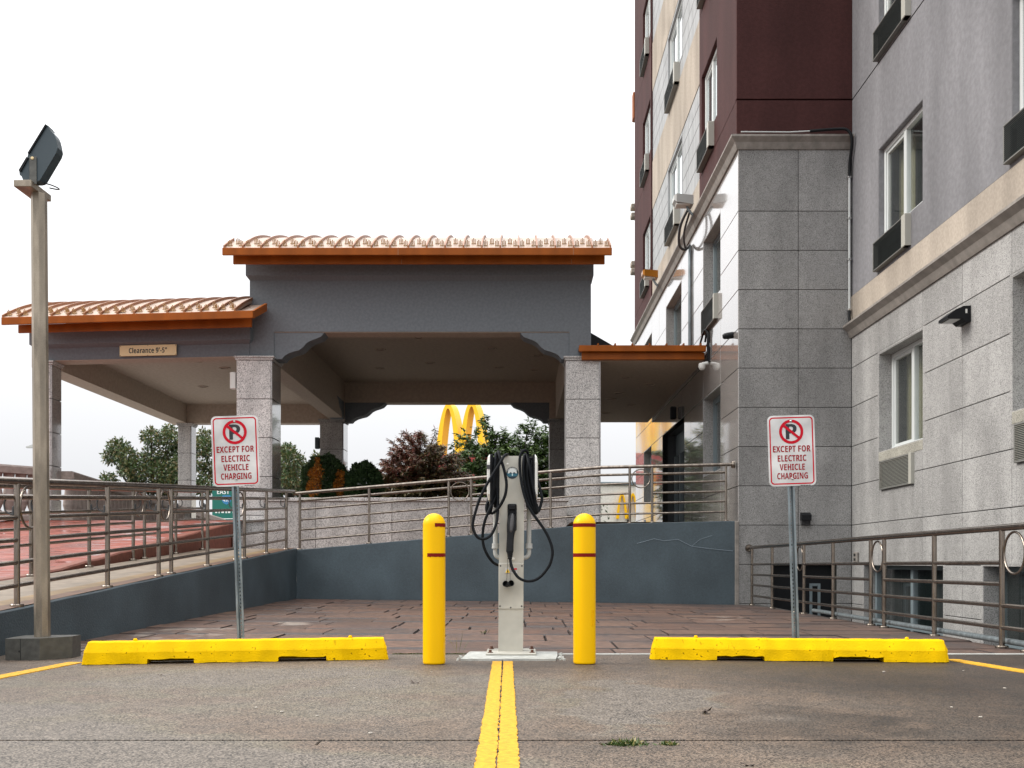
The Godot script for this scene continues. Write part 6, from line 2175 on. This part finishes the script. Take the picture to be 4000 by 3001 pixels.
	b.lathe([Vector2(0, -0.075), Vector2(0.03, -0.068), Vector2(0.052, -0.045), Vector2(0.06, -0.01), Vector2(0.06, 0.03), Vector2(0.05, 0.045), Vector2(0, 0.05)], 18, Vector3(-0.04, 0, 0))
	obj("dome", b, M.shell, t, true)
	b = MB.new()
	b.tube([Vector3(-0.04, 0.03, 0), Vector3(0.07, 0.05, 0)], 0.03, 10)
	obj("mount", b, M.shell, t, true)
	b = MB.new()
	b.tube(smooth([Vector3(0.07, 0.07, 0), Vector3(0.05, 0.3, 0.03), Vector3(0.05, 0.5, 0.03), Vector3(0.02, 0.62, -0.05), Vector3(0.0, 0.5, -0.3), Vector3(0.04, 0.45, -0.7)]), 0.018, 8)
	b.tube(smooth([Vector3(0.07, 0.05, 0.05), Vector3(0.06, 0.3, 0.08), Vector3(0.06, 0.52, 0.06), Vector3(0.05, 0.6, -0.05), Vector3(0.05, 0.45, -0.2)]), 0.018, 8)
	obj("hose", b, M.black, t, true)
	# small lamp over the entrance
	t = thing("entrance_lamp", "small dark lamp above the hotel entrance door", "wall light", Vector3(3.1, 3.62, -20.3))
	b = MB.new()
	b.box(Vector3.ZERO, Vector3(0.12, 0.26, 0.12), 0.02)
	obj("case", b, M.black, t, true)

	# weeds
	rng.seed = 77
	for q in [["tall_weed", "tall thin grass stalk growing left of the charger pad", -0.4, 6.42, 0.2, 6, 0.03], ["weed_tuft", "wide low tuft of weeds in the saw cut at lower right", 0.34, 3.219, 0.034, 260, 0.055], ["weed_tuft", "small tuft of weeds right of the wide one in the saw cut", 0.475, 3.219, 0.026, 90, 0.025], ["weed_tuft", "tiny green weed in the paving joint behind the left bollard", -0.31, 8.2, 0.05, 14, 0.04]]:
		t = thing(q[0], q[1], "weed", Vector3(q[2], G(q[2], q[3]), -q[3]))
		b = MB.new()
		for i in q[5]:
			var p := Vector3(rng.randfn() * q[6] * 0.5, 0, rng.randfn() * minf(0.012, q[6] * 0.3))
			var al := Vector3(rng.randfn() * 0.35, 1, rng.randfn() * 0.35).normalized()
			if q[5] > 50: al = Vector3(rng.randfn(), 0.8, rng.randfn()).normalized()
			var k := rng.randf_range(0.6, 1.3)
			b.col = Color(0.06 * k, 0.1 * k, 0.025 * k) if rng.randf() < 0.75 else Color(0.25 * k, 0.22 * k, 0.08 * k)
			b.leaf(p, al, al.cross(Vector3(rng.randfn(), 0, rng.randfn())).normalized(), q[4] * rng.randf_range(0.4, 1.0), 0.004 if q[5] < 50 else 0.007)
		obj("blades", b, M.leaf, t, true)
	# moss in the joint between paving and asphalt
	b = MB.new()
	for i in 900:
		var x := rng.randf_range(-0.82, -0.36)
		var k := rng.randf_range(0.5, 1.2)
		b.col = Color(0.06 * k, 0.085 * k, 0.012 * k)
		var al := Vector3(rng.randfn(), 1, rng.randfn()).normalized()
		b.leaf(Vector3(x, -0.004, -6.41 - rng.randf() * 0.02), al, al.cross(Vector3(rng.randfn(), 0.1, rng.randfn())).normalized(), 0.012, 0.009)
	var ms := obj("moss", b, M.leaf)
	ms.set_meta("kind", "stuff")
	tag(ms, "strip of green moss along the edge of the paving left of the charger", "moss")
	# leaves and grit lying about
	for q in [[-0.515, 4.87, 0.03, "small dark curled leaf on the asphalt left of the yellow line"], [-1.88, 5.2, 0.018, "tiny dark crumb of leaf near the left wheel stop"], [0.72, 3.92, 0.045, "dark flat leaf fragment on the asphalt at right"], [0.66, 2.9, 0.03, "dark leaf scrap at the lower edge right of the line"]]:
		t = thing("dead_leaf", q[3], "leaf", Vector3(q[0], 0.004, -q[1]))
		b = MB.new()
		for i in 3:
			var al := Vector3(rng.randfn(), 0.25, rng.randfn()).normalized()
			b.leaf(Vector3.ZERO, al, al.cross(Vector3.UP).normalized(), q[2], q[2] * 0.55)
		obj("blade", b, M.dead, t, true)
	b = MB.new()
	for i in 20:
		var x := rng.randf_range(-2.6, 2.7)
		var d := rng.randf_range(3.4, 5.8)
		var s := rng.randf_range(0.004, 0.012)
		b.xf = Transform3D(Basis(Vector3.UP, rng.randf() * TAU), Vector3(x, s * 0.25, -d))
		b.box(Vector3.ZERO, Vector3(s * 1.4, s * 0.6, s), s * 0.25)
	var pb := obj("pebbles", b, M.pebble)
	pb.set_meta("kind", "stuff")
	tag(pb, "scattered pale grit lying on the asphalt", "grit")
